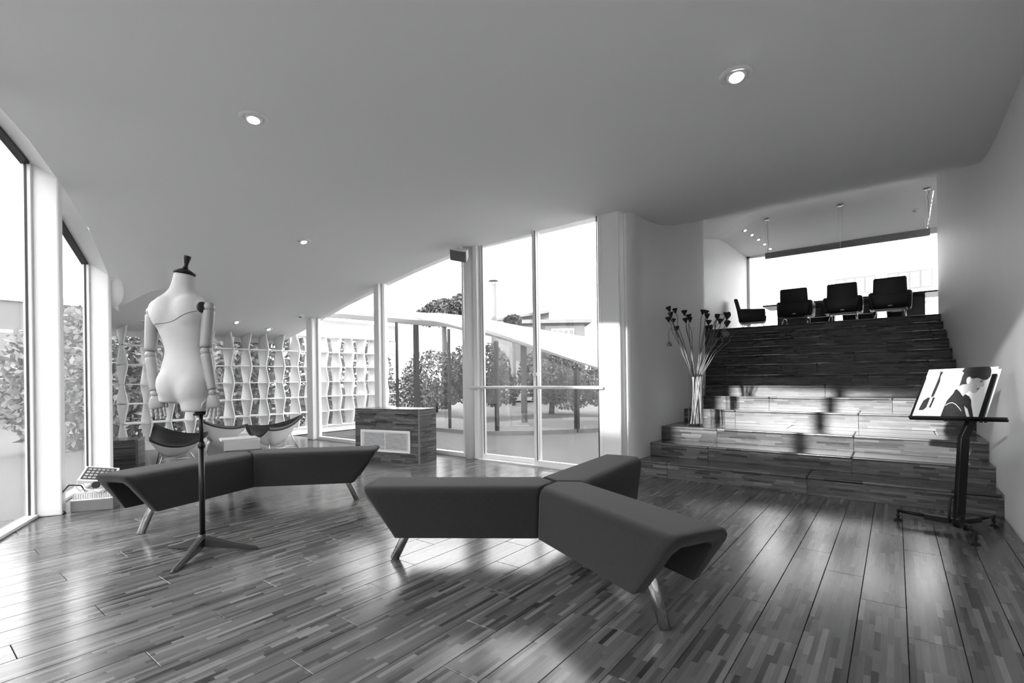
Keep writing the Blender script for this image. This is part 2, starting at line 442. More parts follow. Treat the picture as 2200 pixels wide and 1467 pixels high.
box('glazing_bead', -0.13, -0.07, 0.0, 0.06, 0, 2.95, 'rail', e, 0.006)

def fixed_window(name, x0, x1, label):
    wn = struct(empty(name, (x0, FY, 0)))
    W = x1-x0
    box('frame_sill', 0, W, -0.04, 0.04, 0, 0.06, 'rail', wn, 0.004)
    box('frame_post', 0, 0.045, -0.03, 0.03, 0.06, ceil_z(x0, FY), 'rail', wn, 0.004)
    box('frame_post', W-0.045, W, -0.03, 0.03, 0.06, ceil_z(x1, FY), 'rail', wn, 0.004)
    V = []
    n = 8
    for i in range(n+1):
        x = lerp(0.045, W-0.045, i/n); V += [(x, 0, 0.06), (x, 0, ceil_z(x0+x, FY)+0.02)]
    mesh('pane', V, [(2*i,2*i+2,2*i+3,2*i+1) for i in range(n)], 'glass', wn)
    return wn
fixed_window('window_1', -8.60, -6.75, '')
fixed_window('window_2', -6.62, -4.79, '')
door = struct(empty('door_1', (-4.52, FY, 0)))
def leaf(x0, x1, yo, lock=False):
    top = 2.945
    st = 0.05
    d = box('door_leaf', x0+st, x1-st, yo-0.004, yo+0.004, 0.055, top, 'glass', door)
    box('stile', x0, x0+st, yo-0.025, yo+0.025, 0, top, 'rail', d, 0.004)
    box('stile', x1-st, x1, yo-0.025, yo+0.025, 0, top, 'rail', d, 0.004)
    box('bottom_rail', x0+st, x1-st, yo-0.025, yo+0.025, 0.012, 0.07, 'rail', d, 0.004)
    box('gasket', x1-st-0.012, x1-st, yo-0.03, yo-0.026, 0.07, top, 'rubber', d)
    box('gasket', x0+st, x0+st+0.010, yo-0.03, yo-0.026, 0.07, top, 'rubber', d)
leaf(0.0, 0.98, 0.03); leaf(0.93, 1.9, -0.03)
box('track', 0, 1.9, -0.08, 0.08, 0, 0.012, 'rail', door)
box('lock', 0.945, 1.0, -0.09, -0.05, 1.13, 1.17, 'rail', door, 0.004); 
gb = tag(empty('guard_rail', (-4.62, 4.985, 0.985)), 'white tubular guard rail across the sliding glass door', 'rail')
tube('bar', [(0,0,0),(2.02,0.0,0)], 0.019, 'white', gb, 12)
for x in (0.03, 1.99): box('bracket', x-0.02, x+0.02, 0.0, 0.06, -0.015, 0.015, 'white', gb)

# ------------------------------------------------------------------ left glazing (fins + panes, running on behind the camera)
def head_z(x, y):
    return interp(x, [-8.2,-7.0,-6.37,-5.62,-5.2,-3], [2.1,2.41,2.63,2.94,3.0,3.03])
fin_labels = {0: 'white fin column nearest the left edge of the hall', -1: 'white fin column beside the floodlights, second from the left',
              1: 'white fin column of the left glazing, out of frame', 2: 'white fin column of the left glazing behind the viewer', 3: 'white fin column of the glazing opposite the stairs', 4: 'white fin column of the glazing near the right wall', -2: 'white end column of the left glazing beside the dark cabinet'}
for t in range(-1, 5):
    p = P0 + D*(PITCH*t)
    e = tag(empty('fin_column', (p.x, p.y, 0), math.atan2(D.y, D.x)), fin_labels[t], 'column')
    q = p + NI*0.2
    zt = max(ceil_z(q.x, q.y), head_z(p.x, p.y))+0.05
    # local x along the glass, local y into the room
    box('fin', -0.10, 0.0, 0.0, 0.2, 0, zt, 'white', e, 0.012, 2)
    box('glazing_bead', 0.0, 0.03, -0.02, 0.035, 0, zt-0.05, 'rail', e, 0.003)
    box('gasket', 0.03, 0.036, -0.004, 0.010, 0, zt-0.05, 'rubber', e)
for t in range(-1, 5):
    a = P0 + D*(PITCH*t); b = P0 + D*(PITCH*(t+1))
    if b.x > RX: b = a + D*((RX-a.x)/D.x)
    wn = struct(empty('window_%d' % (t+5), (a.x, a.y, 0), math.atan2(D.y, D.x)))
    L_ = (b-a).length
    def hz(s): p = a + D*s; return head_z(p.x, p.y)
    n = 6; V = []
    for i in range(n+1): s = L_*i/n; V += [(s,0,0.03),(s,0,hz(s))]
    mesh('pane', V, [(2*i,2*i+2,2*i+3,2*i+1) for i in range(n)], 'glass_dusty', wn)
    V = []
    for i in range(n+1):
        s = L_*i/n; V += [(s,-.03,hz(s)-.03),(s,.03,hz(s)-.03),(s,.03,hz(s)+.02),(s,-.03,hz(s)+.02)]
    F = []
    for i in range(n):
        for c in range(4): F.append((4*i+c, 4*i+(c+1)%4, 4*i+4+(c+1)%4, 4*i+4+c))
    mesh('frame_head', V, F, 'iron', wn)
    box('frame_sill', 0, L_, -0.03, 0.05, 0, 0.03, 'rail', wn, 0.004)
# soffit between glass head and ceiling edge
def soff(u, v):
    s = lerp(-1.16, 4.75, u); p = P0 + D*(PITCH*s); q = p + NI*0.2
    zc = ceil_z(q.x, q.y); zh = head_z(p.x, p.y)
    r = p.lerp(q, v); return (r.x, r.y, lerp(zh+0.0, zc, v**1.3))
grid('soffit', soff, 90, 6, 'white', ceiling)
lathe('soffit_end', [(.1*math.cos(math.radians(q))+1e-4, .19*math.sin(math.radians(q))) for q in range(-90, 91, 15)], 'white', ceiling, 20, (-7.04, 1.645, 2.16))
def upst(u, v):
    s = lerp(-2.0, 4.75, u); p = P0 + D*(PITCH*s) - NI*0.03
    return (p.x, p.y, lerp(head_z(p.x,p.y)-0.02, 3.6, v))
grid('roof_fascia', upst, 40, 2, 'white_rough', ceiling)
wall('wall_far_left', [(-6.99, 1.40), (-9.75, 2.235), (-10.45, 2.3)], -0.02, 'white')

# ------------------------------------------------------------------ lattice screen wall
screen = tag(empty('lattice_screen', (-9.7, 2.415, 0)), 'white lattice wall of zigzag fins and shelves glazed behind', 'screen')
CS = 0.3225; DEP = 0.32; NCOL = 17
ZS = [0.0] + [0.13+0.3185*j for j in range(6)] + [2.06]
def yoff(c, j, back): return (0.027 if (c+j) % 2 else -0.027)*(-0.75 if back else 1)
fin_me = {}
for c in range(NCOL):
    for j in range(1, len(ZS)-1):
        z0, z1 = ZS[j]+0.008, ZS[j+1]-0.008
        par = (c+j) % 2
        key = (par, j == len(ZS)-2)
        if key not in fin_me:
            V, F = [], []; nu, nv = 4, 4; h = z1-z0
            for side in (-1, 1):
                for iv in range(nv+1):
                    for iu in range(nu+1):
                        s = iu/nu; t = iv/nv
                        f0, f1 = yoff(par,0,False), yoff(par,1,False); b0, b1 = yoff(par,0,True), yoff(par,1,True)
                        tt = .6*t+.4*sstep(t)
                        y = lerp(lerp(f0,f1,tt), lerp(b0,b1,tt), s) + side*(0.012+0.012*s)
                        V.append((-DEP*s, y, h*t))
            n1 = (nu+1)*(nv+1)
            def id_(sd, iu, iv): return sd*n1 + iv*(nu+1)+iu
            for sd in (0,1):
                for iv in range(nv):
                    for iu in range(nu): F.append((id_(sd,iu,iv),id_(sd,iu+1,iv),id_(sd,iu+1,iv+1),id_(sd,iu,iv+1)))
            for iv in range(nv):
                F.append((id_(0,0,iv),id_(1,0,iv),id_(1,0,iv+1),id_(0,0,iv+1))); F.append((id_(0,nu,iv),id_(1,nu,iv),id_(1,nu,iv+1),id_(0,nu,iv+1)))
            o = mesh('fin', V, F, 'screen', screen, True); fin_me[key] = o.data
        else:
            o = link('fin', fin_me[key], None, screen)
        o.location = (0, c*CS, z0)
shelf_me = None
for j in range(1, len(ZS)-1):
    for c in range(NCOL):
        if shelf_me is None:
            o = box('shelf', -DEP, 0.0, 0.012, CS-0.012, -0.008, 0.008, 'screen', screen); shelf_me = o.data
        else: o = link('shelf', shelf_me, None, screen)
        o.location = (0, c*CS-0.0, ZS[j])
box('plinth', -DEP, -0.02, -0.1, NCOL*CS, 0, 0.122, 'screen', screen)
box('head_rail', -DEP, 0.0, -0.1, NCOL*CS, 2.05, 2.42, 'screen', screen)
box('back_glass', -DEP-0.03, -DEP-0.02, -0.1, NCOL*CS, 0.1, 2.1, 'glass', screen)

# ------------------------------------------------------------------ Y-shaped benches
def make_bench(loc, angles, leg_angles, label):
    b = tag(empty('bench', loc), label, 'bench', 'three-armed felt benches')
    wt, wb, zt, zb, th, LE, cut = 0.165, 0.195, 0.46, 0.165, 0.05, 1.17, 0.20
    outer = [(-wb, zb), (-wt-0.012, zt-0.05), (-wt+0.004, zt-0.018), (-wt+0.04, zt), (0, zt+0.002), (wt-0.04, zt), (wt-0.004, zt-0.018), (wt+0.012, zt-0.05), (wb, zb)]
    inner = [(wb-th, zb-0.0), (wt-th, zt-0.09), (wt-th-0.03, zt-0.06), (-wt+th+0.03, zt-0.06), (-wt+th, zt-0.09), (-wb+th, zb)]
    ring = outer+inner
    ss = [0.0, 0.02, 0.25, 0.5, 0.75, 0.95, 0.985, 1.0]
    V, F = [], []; n = len(ring)
    cz = sum(q[1] for q in ring)/n
    for k, s in enumerate(ss):
        for (l, z) in ring:
            s0 = abs(l)*0.577+0.003; e_ = LE - (zt-z)*cut/(zt-zb)
            x = lerp(s0, e_, s); ll, zz = l, z
            if k == len(ss)-1:      # soft rounded end
                if (l, z) in outer: ll = l*0.93; zz = z-0.014 if z > 0.3 else z+0.012
            if k == 0 and (l, z) in outer: ll = l*0.975; zz = z-0.010 if z > 0.3 else z
            V.append((x, ll, zz))
    for k in range(len(ss)-1):
        for i in range(n): F.append((k*n+i, k*n+(i+1)%n, (k+1)*n+(i+1)%n, (k+1)*n+i))
    no, ni = len(outer), len(inner)
    # end caps as quads/tris between outer and inner
    def cap(base):
        A = [base+i for i in range(no)]; B = [base+no+ni-1-i for i in range(ni)]
        pairs = [(0,0),(1,1),(2,2),(3,2),(4,2),(5,3),(6,3),(7,4),(8,5)]
        for (a0, b0), (a1, b1) in zip(pairs, pairs[1:]):
            f = [A[a0], A[a1], B[b1]] + ([B[b0]] if b0 != b1 else [])
            F.append(tuple(f))
    cap(0); cap((len(ss)-1)*n)
    # fix the middle of the cap (top centre spans two inner corners)
    arm_me = None
    for a, la in zip(angles, leg_angles):
        if arm_me is None:
            o = mesh('seat_arm', V, F, 'fabric', b, True); arm_me = o.data
            leg = tube('leg', [(0.80,0.0,0.40),(1.0,0.0,0.0)], 0.026, 'chrome', b, 20); leg_me = leg.data
            foot = None
        else:
            o = link('seat_arm', arm_me, None, b); leg = link('leg', leg_me, None, b)
        wn_ = o.modifiers.new('weighted_normals', 'WEIGHTED_NORMAL'); wn_.weight = 80; wn_.keep_sharp = True
        o.rotation_euler = (0,0,math.radians(a)); leg.rotation_euler = (0,0,math.radians(la))
        leg.location = (0,0,0.0)
    return b
make_bench((-1.675, 2.576, 0), (95, 215, 334), (95, 219.5, 331), 'dark felt bench with three arms in the foreground')
make_bench((-4.73, 2.093, 0), (-72, 46, 167), (-68.5, 38, 167), 'dark felt three armed bench behind the mannequin, books on it')

# books on the far arm of the second bench
def book(name, loc, rz, w_, d_, h_, label, mcov='cover'):
    b = tag(empty(name, loc, rz), label, 'book')
    box('page_block', -w_/2+0.004, w_/2-0.004, -d_/2+0.003, d_/2-0.004, 0.003, h_-0.003, 'paper', b)
    box('cover', -w_/2, w_/2, -d_/2, d_/2, 0, 0.003, mcov, b); box('cover', -w_/2, w_/2, -d_/2, d_/2, h_-0.003, h_, mcov, b)
    box('spine', -w_/2, w_/2, -d_/2-0.003, -d_/2, 0, h_, mcov, b)
    return b
book('book', (-4.95, 2.135, 0.464), 1.15, 0.30, 0.23, 0.085, 'thick pale book lying on the bench, under a thinner one')
book('book', (-4.98, 2.115, 0.5495), 1.28, 0.31, 0.23, 0.016, 'thin pale magazine on top of the thick book')

# ------------------------------------------------------------------ mannequin
MR = yaw   # local x = viewer's right, local y = away
man = tag(empty('mannequin', (-3.53, 1.27, 0), MR), 'pale linen torso mannequin with jointed wooden arms on a black stand', 'mannequin')
def ring_loft(V, F, rings, seg=28):
    base = len(V)
    for (cx, cy, cz, rx, ry, tx, ty, pw) in rings:
        for k in range(seg):
            a = 2*math.pi*k/seg; c, s = math.cos(a), math.sin(a)
            x = math.copysign(abs(c)**pw, c)*rx; y = math.copysign(abs(s)**pw, s)*ry
            V.append((cx+x, cy+y, cz + x*tx + y*ty))
    for i in range(len(rings)-1):
        for k in range(seg): F.append((base+i*seg+k, base+i*seg+(k+1)%seg, base+(i+1)*seg+(k+1)%seg, base+(i+1)*seg+k))
    F.append(tuple(base+k for k in range(seg-1,-1,-1))); F.append(tuple(base+(len(rings)-1)*seg+k for k in range(seg)))
def ball(V, F, c, r, seg=16):
    rx, ry, rz = r
    rings = [(c[0], c[1], c[2]+rz*math.sin(t), rx*math.cos(t)+1e-4, ry*math.cos(t)+1e-4, 0, 0, 1) for t in [math.radians(-88+176*i/10) for i in range(11)]]
    ring_loft(V, F, rings, seg)
V, F = [], []
# rings: cx, cy, z, rx, ry, tilt_x, tilt_y, power
ring_loft(V, F, [
    (-.082, 0, 1.045, .150, .110, .0, 0, .95), (-.083, 0, 1.085, .168, .120, 0, 0, .95), (-.085, 0, 1.13, .168, .120, 0, 0, .95),
    (-.090, .005, 1.20, .150, .105, 0, 0, .95), (-.098, .01, 1.27, .126, .090, 0, 0, .95), (-.102, .012, 1.32, .121, .086, 0, 0, .95),
    (-.108, .012, 1.38, .132, .092, 0, 0, .95), (-.114, .01, 1.45, .152, .102, 0, 0, .93), (-.120, .008, 1.52, .172, .108, .0, 0, .92),
    (-.123, .008, 1.575, .184, .104, -.02, 0, .92), (-.123, .01, 1.615, .178, .090, -.03, 0, .95), (-.121, .012, 1.645, .145, .074, -.05, 0, 1),
    (-.119, .014, 1.672, .105, .066, -.08, 0, 1), (-.117, .016, 1.70, .078, .064, -.1, 0, 1), (-.113, .02, 1.75, .066, .062, -.12, 0, 1), (-.110, .024, 1.805, .059, .058, -.14, -.05, 1)])
# thighs
ring_loft(V, F, [(-.170, .0, .975, .079, .092, 0, 0, .95), (-.165, 0, 1.03, .083, .10, 0, 0, .95), (-.15, 0, 1.09, .09, .10, 0, 0, 1)])
ring_loft(V, F, [(-.020, .0, .916, .086, .096, 0, 0, .95), (-.020, 0, .98, .090, .105, 0, 0, .95), (-.03, 0, 1.06, .095, .11, 0, 0, 1)])
# buttocks, shoulder blades, bust
ball(V, F, (-.148, -.026, 1.090), (.104, .104, .125)); ball(V, F, (-.030, -.026, 1.072), (.108, .106, .135))
ball(V, F, (-.19, -.028, 1.545), (.10, .082, .12)); ball(V, F, (-.06, -.028, 1.545), (.10, .082, .12))
ball(V, F, (-.17, .085, 1.47), (.07, .07, .075)); ball(V, F, (-.055, .085, 1.47), (.07, .07, .075))
ball(V, F, (-.265, .0, 1.565), (.052, .07, .075)); ball(V, F, (.020, .0, 1.565), (.052, .07, .075))
body = mesh('torso', V, F, 'linen', man, True)
rm = body.modifiers.new('remesh', 'REMESH'); rm.mode = 'VOXEL'; rm.voxel_size = 0.009; rm.use_smooth_shade = True
sm = body.modifiers.new('smooth', 'SMOOTH'); sm.factor = 0.5; sm.iterations = 16
# seam line across the back
def seam_pt(t):
    x = lerp(-.285, .03, t); z = lerp(1.455, 1.55, t) - 0.016*math.sin(t*math.pi) + .006*math.sin(t*9)
    return Vector((x, -0.3, z))
bpy.context.view_layer.update()
dg = bpy.context.evaluated_depsgraph_get(); bev = body.evaluated_get(dg)
pts = []
for i in range(41):
    p = seam_pt(i/40)
    ok, hit, nrm, idx = bev.ray_cast(p, Vector((0,1,0)))
    if ok: pts.append(hit - Vector((0,.0006,0)))
if len(pts) > 3: tube('seam', pts, 0.0018, 'seam', body, 6)
# neck cap and finial
ax = Vector((.14, .05, 1)).normalized()
cap = lathe('neck_cap', [(0,-.004),(.060,-.004),(.064,.002),(.064,.008),(.05,.014),(.03,.026),(.022,.030),(0,.030)], 'black', man, 28, (-.110,.024,1.808), ax)
lathe('finial', [(.014,.028),(.014,.036),(.020,.040),(.013,.046),(.016,.07),(.024,.105),(.024,.112),(.018,.116),(0,.116)], 'black', cap, 24, (-.110,.024,1.808), ax)
# stand
pole = tube('pole', [(0,0,.10),(0,0,.70)], .0165, 'black', man, 20)
tube('inner_pole', [(0,0,.69),(0,0,.93)], .0125, 'black', man, 16)
lathe('collar', [(.019,.68),(.021,.69),(.021,.715),(.015,.72)], 'black', pole, 20)
tube('thumb_screw', [(-.014,-.005,.895),(-.04,-.01,.895)], .007, 'black', man, 10)
lathe('flange', [(0,.895),(.035,.895),(.035,.915),(0,.915)], 'black', man, 20)
hub = lathe('base_hub', [(.024,.07),(.030,.075),(.030,.10),(.023,.125),(.0,.125)], 'iron', man, 20)
for a in (-85, 14, 158):
    L_ = .32; ca, sa = math.cos(math.radians(a)), math.sin(math.radians(a))
    V, F = [], []
    prof_ = [(.015,.115,.045,.021),(.10,.088,.030,.019),(.20,.052,.016,.016),(.29,.028,.004,.014),(L_,.020,.0,.013),(L_+.012,.010,.0,.010)]
    for (r, zt_, zb_, hw) in prof_:
        for (l, z) in ((-hw, zb_), (hw, zb_), (hw, zt_-.006), (hw*.5, zt_), (-hw*.5, zt_), (-hw, zt_-.006)):
            V.append((ca*r - sa*l, sa*r + ca*l, z))
    for i in range(len(prof_)-1):
        for k in range(6): F.append((i*6+k, i*6+(k+1)%6, (i+1)*6+(k+1)%6, (i+1)*6+k))
    F += [tuple(range(5,-1,-1)), tuple((len(prof_)-1)*6+k for k in range(6))]
    mesh('base_leg', V, F, 'iron', man, False, 0.003, 2)
# arms
def limb(name, a, b, ra, rb, parent, mat='beech', bulge_=1.0):
    a, b = Vector(a), Vector(b); path = []; rad = []
    for t in (0, .03, .1, .3, .5, .7, .9, .97, 1):
        path.append(a.lerp(b, t)); r = lerp(ra, rb, t)*(1+.04*math.sin(t*math.pi)*bulge_)
        if t in (0, 1): r *= .86
        rad.append(r)
    return tube(name, path, rad, mat, parent, 20)
def sphere(name, c, r, mat, parent):
    return lathe(name, [(r*math.cos(math.radians(q))+1e-5, r*math.sin(math.radians(q))) for q in range(-90, 91, 15)], mat, parent, 18, c)
def arm(S, E, Wt, handdir, spread, thumb_side, lbl):
    S, E, Wt = Vector(S), Vector(E), Vector(Wt)
    sphere('shoulder_joint', S, .034, 'beech', man)
    d1 = (E-S).normalized(); d2 = (Wt-E).normalized()
    ua = limb('upper_arm', S+d1*.02, E-d1*.026, .037, .034, man)
    sphere('elbow_joint', E, .031, 'beech', man)
    limb('forearm', E+d2*.018, Wt-d2*.02, .033, .026, man)
    sphere('wrist_joint', Wt, .025, 'beech', man)
    hd = Vector(handdir).normalized(); sd = Vector(spread); sd = (sd - hd*sd.dot(hd)).normalized(); nr = hd.cross(sd)
    V, F = [], []; seg = 14
    rings = [(.008,.020,.016),(.03,.034,.019),(.06,.043,.019),(.085,.044,.017),(.098,.041,.013)]
    for (l, w_, t_) in rings:
        for k in range(seg):
            a = 2*math.pi*k/seg; V.append(Wt + hd*l + sd*(w_*math.cos(a)) + nr*(t_*math.sin(a)))
    for i in range(len(rings)-1):
        for k in range(seg): F.append((i*seg+k, i*seg+(k+1)%seg, (i+1)*seg+(k+1)%seg, (i+1)*seg+k))
    F += [tuple(range(seg-1,-1,-1)), tuple((len(rings)-1)*seg+k for k in range(seg))]
    hand = mesh('hand', V, F, 'beech', man, True)
    for q, (off, ln) in enumerate(((-.032,.056),(-.011,.075),(.011,.08),(.032,.070))):
        p = Wt + hd*.095 + sd*off; dd = (hd + sd*off*1.8 + nr*.10).normalized(); dd2 = (dd + nr*.25).normalized(); dd3 = (dd2+nr*.25).normalized()
        path = [p, p+dd*ln*.42, p+dd*ln*.42+dd2*ln*.34, p+dd*ln*.42+dd2*ln*.34+dd3*ln*.26]
        pth, rad = [], []
        for i in range(3):
            for t in (0.0, .12, .85, .97):
                pth.append(path[i].lerp(path[i+1], t)); rad.append((.0072 if t in (0.0, .97) else .0092)-i*.0007)
        tube('finger', pth, rad, 'beech', hand, 10)
    s = thumb_side; p = Wt + hd*.045 + sd*(s*.036); dd = (hd*.75 + sd*s*.55 + nr*.4).normalized(); dd2 = (hd + nr*.35).normalized()
    tube('finger', [p, p+dd*.035, p+dd*.038+dd2*.03], [.0105,.0095,.0075], 'beech', hand, 10)
arm((-.305, .0, 1.56), (-.305, -.02, 1.281), (-.262, -.045, 1.034), (.22, -.05, -1), (1, .35, .1), 1, 'left')
arm((.072, -.02, 1.582), (.056, -.035, 1.298), (.115, -.06, 1.036), (.02, -.02, -1), (1, .1, 0), -1, 'right')
lathe('arm_plate', [(0,0),(.036,0),(.038,.006),(.03,.014),(0,.014)], 'blackmatt', man, 20, (.046,-.045,1.575), (1,-.55,.15))

# ------------------------------------------------------------------ shell lounge chairs
def shell_chair(loc, rz, label, s=1.0):
    ch = tag(empty('shell_chair', loc, rz), label, 'chair', 'shell lounge chairs by the lattice wall')
    # three tips: back (-x), front right, front left ; bowl between them
    T = [Vector((-.40,0,.56)), Vector((.28,-.37,.43)), Vector((.28,.37,.43))]
    def surf(b0, b1, b2, off):
        p = T[0]*b0 + T[1]*b1 + T[2]*b2
        h = (1-(b0*b0+b1*b1+b2*b2))*1.5        # 0 at tips, 1 at centre
        e01, e12, e20 = b0*b1*4, b1*b2*4, b2*b0*4
        p.z -= .075*(e01+e20) + .13*e12 + .09*(27*b0*b1*b2)
        # edges sag and bow outward a little
        d = Vector((p.x, p.y, 0))
        p += d*(.10*h)
        return p + Vector((0,0,off))
    N_ = 14
    def build(name, off, mat, th, parent):
        V, F, idx = [], [], {}
        for sd in (0, 1):
            for i in range(N_+1):
                for j in range(N_+1-i):
                    b0, b1 = i/N_, j/N_; idx[(sd,i,j)] = len(V); V.append(surf(b0, b1, 1-b0-b1, off - sd*th))
        for sd in (0,1):
            for i in range(N_):
                for j in range(N_-i):
                    F.append((idx[(sd,i,j)], idx[(sd,i+1,j)], idx[(sd,i,j+1)]))
                    if i+j < N_-1: F.append((idx[(sd,i+1,j)], idx[(sd,i+1,j+1)], idx[(sd,i,j+1)]))
        for k in range(N_):
            for a, b in (((k,0),(k+1,0)), ((0,k),(0,k+1)), ((k,N_-k),(k+1,N_-k-1))):
                F.append((idx[(0,)+a], idx[(0,)+b], idx[(1,)+b], idx[(1,)+a]))
        return mesh(name, V, F, mat, parent, True)
    build('cushion', .022, 'blackmatt', .045, ch)
    # outer shell: faceted three-sided keel below
    V = [T[0]+Vector((0,0,-.03)), T[1]+Vector((0,0,-.03)), T[2]+Vector((0,0,-.03))]
    keel = Vector((-.02, 0, .13))
    V2, F2, idx = [], [], {}
    for i in range(N_+1):
        for j in range(N_+1-i):
            b0, b1 = i/N_, j/N_; b2 = 1-b0-b1
            p = surf(b0, b1, b2, -.024); mn = min(b0, b1, b2)*3
            q = p.copy(); q.z -= .0
            lim = lerp(p.z, keel.z, sstep(mn)*1.0) if mn > 0 else p.z
            q.z = min(p.z-.004, lim)
            idx[(i,j)] = len(V2); V2.append(q)
    for i in range(N_):
        for j in range(N_-i):
            F2.append((idx[(i,j)], idx[(i+1,j)], idx[(i,j+1)]))
            if i+j < N_-1: F2.append((idx[(i+1,j)], idx[(i+1,j+1)], idx[(i,j+1)]))
    mesh('shell', V2, F2, 'white', ch, True)
    for (a, b) in (((-.20,0,.32),(-.36,0,0)), ((.15,-.14,.25),(.24,-.26,0)), ((.15,.14,.25),(.24,.26,0))):
        tube('leg', [a, b], .008, 'steel', ch, 8)
    tubes('brace', [([(-.30,0,.10),(.20,-.21,.11)], .004), ([(-.30,0,.10),(.20,.21,.11)], .004), ([(.20,-.21,.11),(.20,.21,.11)], .004)], 'steel', ch, 6)
    ch.scale = (s, s, s)
    return ch
shell_chair((-7.62, 2.36, 0), math.radians(8), 'black and white shell chair seen in profile behind the mannequin', 0.96)
shell_chair((-7.36, 3.66, 0), math.radians(-92), 'black and white shell chair near the white corner column', 1.02)
shell_chair((-8.25, 3.17, 0), math.radians(132), 'white backed shell chair turned away, between the other two', 0.98)

# ------------------------------------------------------------------ heater boxes clad in wood strips
def heater(loc, rz, L_, d_, h_, label, grille=True):
    hb = tag(empty('heater_cabinet', loc, rz), label, 'cabinet')
    t = 0.018
    box('front_panel', -L_, -0.02, 0, t, 0.0, h_-0.012, 'riser', hb)
    box('side_panel', -0.02, 0, 0.0, d_, 0, h_-0.012, 'side_wood', hb); box('side_panel', -L_, -L_+t, t, d_, 0, h_-0.012, 'side_wood', hb)
    box('back_panel', -L_, -0.02, d_-t, d_, 0, h_-0.012, 'riser', hb)
    box('corner_trim', -0.024, 0.003, -0.004, 0.004, 0, h_-0.012, 'planter', hb)
    box('top', -L_-0.003, 0.003, -0.006, d_, h_-0.012, h_, 'tread', hb, 0.002)
    if grille:
        x0, x1, z0, z1 = -L_+0.11, -0.145, 0.125, 0.42
        gf = boxes('grille', [(x0,x1,-.018,0.0,z0,z0+.03),(x0,x1,-.018,0.0,z1-.03,z1),(x0,x0+.03,-.018,0.0,z0+.03,z1-.03),(x1-.03,x1,-.018,0.0,z0+.03,z1-.03)], 'white', hb)
        box('recess', x0+.03, x1-.03, -.003, -.001, z0+.03, z1-.03, 'blackmatt', gf)
        n = 13
        for i in range(n):
            z = lerp(z0+.04, z1-.04, i/(n-1))
            box('slat', x0+.03, x1-.03, -.016, -.005, z-.0045, z+.0045, 'white', gf)
        for q in (.06, .5, .94): box('mullion', lerp(x0,x1,q)-.003, lerp(x0,x1,q)+.003, -.017, -.004, z0+.03, z1-.03, 'white', gf)
        box('vent_cover', -.42, -.06, .1, .3, h_, h_+.003, 'steel', hb)
    return hb
heater((-4.927, 4.345, 0), math.radians(12.5), 1.10, 0.38, 0.71, 'wood strip heater cabinet with white slatted grille by the glass')
heater((-7.95, 2.10, 0), math.radians(64), 0.30, 0.42, 0.355, 'low dark wood strip cabinet behind the left fin columns', False)

# ------------------------------------------------------------------ ceiling lights, speaker
def surf_n(x, y):
    e = .02; dzx = (ceil_z(x+e,y)-ceil_z(x-e,y))/(2*e); dzy = (ceil_z(x,y+e)-ceil_z(x,y-e))/(2*e)
    return Vector((dzx, dzy, -1)).normalized()
def downlight(x, y, label, r=0.085, tilt=(0,0), on=True, group='recessed ceiling spotlights'):
    z = ceil_z(x, y); nrm = surf_n(x, y)
    d = tag(empty('downlight', (x, y, z)), label, 'ceiling light', group)
    lathe('trim_ring', [(r*.62,-.002),(r*.64,.008),(r*.8,.010),(r*.98,.005),(r,-.001),(r*.98,-.004)], 'white', d, 28, (0,0,0), nrm)
    ax_ = (nrm + Vector((tilt[0], tilt[1], 0))).normalized()
    g_ = lathe('gimbal', [(r*.60,-.02),(r*.60,.010),(r*.5,.022),(r*.42,.022),(r*.42,.016)], 'white', d, 24, (0,0,0), ax_)
    lathe('lens', [(0,.018),(r*.42,.018)], 'lamp' if on else 'lamp_off', d, 24, (0,0,0), ax_)
    return d
downlight(-3.506, 1.615, 'lit round spotlight in the ceiling above the mannequin', .095, (.15,-.12))
downlight(-0.749, 3.238, 'largest lit ceiling spotlight, above the foreground bench toward the stairs', .10, (.1,-.25))
downlight(-5.717, 3.212, 'small lit ceiling spotlight right of the mannequin head', .085, (.2,.1))
downlight(-9.40, 2.60, 'far ceiling spotlight left of the mannequin', .075, (0,0), False)
downlight(-9.10, 3.85, 'far ceiling spotlight just right of the mannequin arm', .075, (.3,.1), True)
downlight(-9.35, 4.53, 'far ceiling spotlight over the middle of the lattice wall', .075, (.3,.1), True)
downlight(-8.55, 4.72, 'far ceiling spotlight beside the corner column', .075, (0,0), False)
for i, (x, y) in enumerate([(-2.86,13.0),(-2.82,13.55),(-2.78,14.1),(-2.74,14.65),(-2.70,15.2)]):
    downlight(x, y, ['first','second','third','fourth','last'][i] + ' of five lit spotlights in a row over the dining end, from the stairs', .07, (0,-.35))
downlight(0.38, 14.2, 'unlit ceiling spotlight near the right end of the long pendant', .07, (0,0), False)

sp = tag(empty('loudspeaker', (-4.65, 4.88, 2.932)), 'small angular grey loudspeaker hung from the ceiling by the round column', 'loudspeaker')
box('mount_plate', -.05, .05, -.04, .04, -.004, .018, 'white', sp, .003)
tube('bracket', [(0,0,0),(0,0,-.06)], .014, 'white', sp)
V = []
for (y, w_, h0, h1) in ((-.085,.13,-.085,.075), (.075,.075,-.06,.055)):
    V += [(-w_,y,h0),(w_,y,h0),(w_,y,h1),(-w_,y,h1)]
cab = mesh('cabinet', V, [(0,1,2,3),(4,7,6,5),(0,4,5,1),(1,5,6,2),(2,6,7,3),(3,7,4,0)], 'white', sp, False, .008, 2)
gr = mesh('front_grille', [(-.122,-.088,-.078),(.122,-.088,-.078),(.122,-.088,.068),(-.122,-.088,.068),(-.11,-.1,-.065),(.11,-.1,-.065),(.11,-.1,.055),(-.11,-.1,.055)], BF, 'concrete', cab)
cab.location = (0,0,-.125); cab.rotation_euler = (math.radians(30), math.radians(14), math.radians(18))

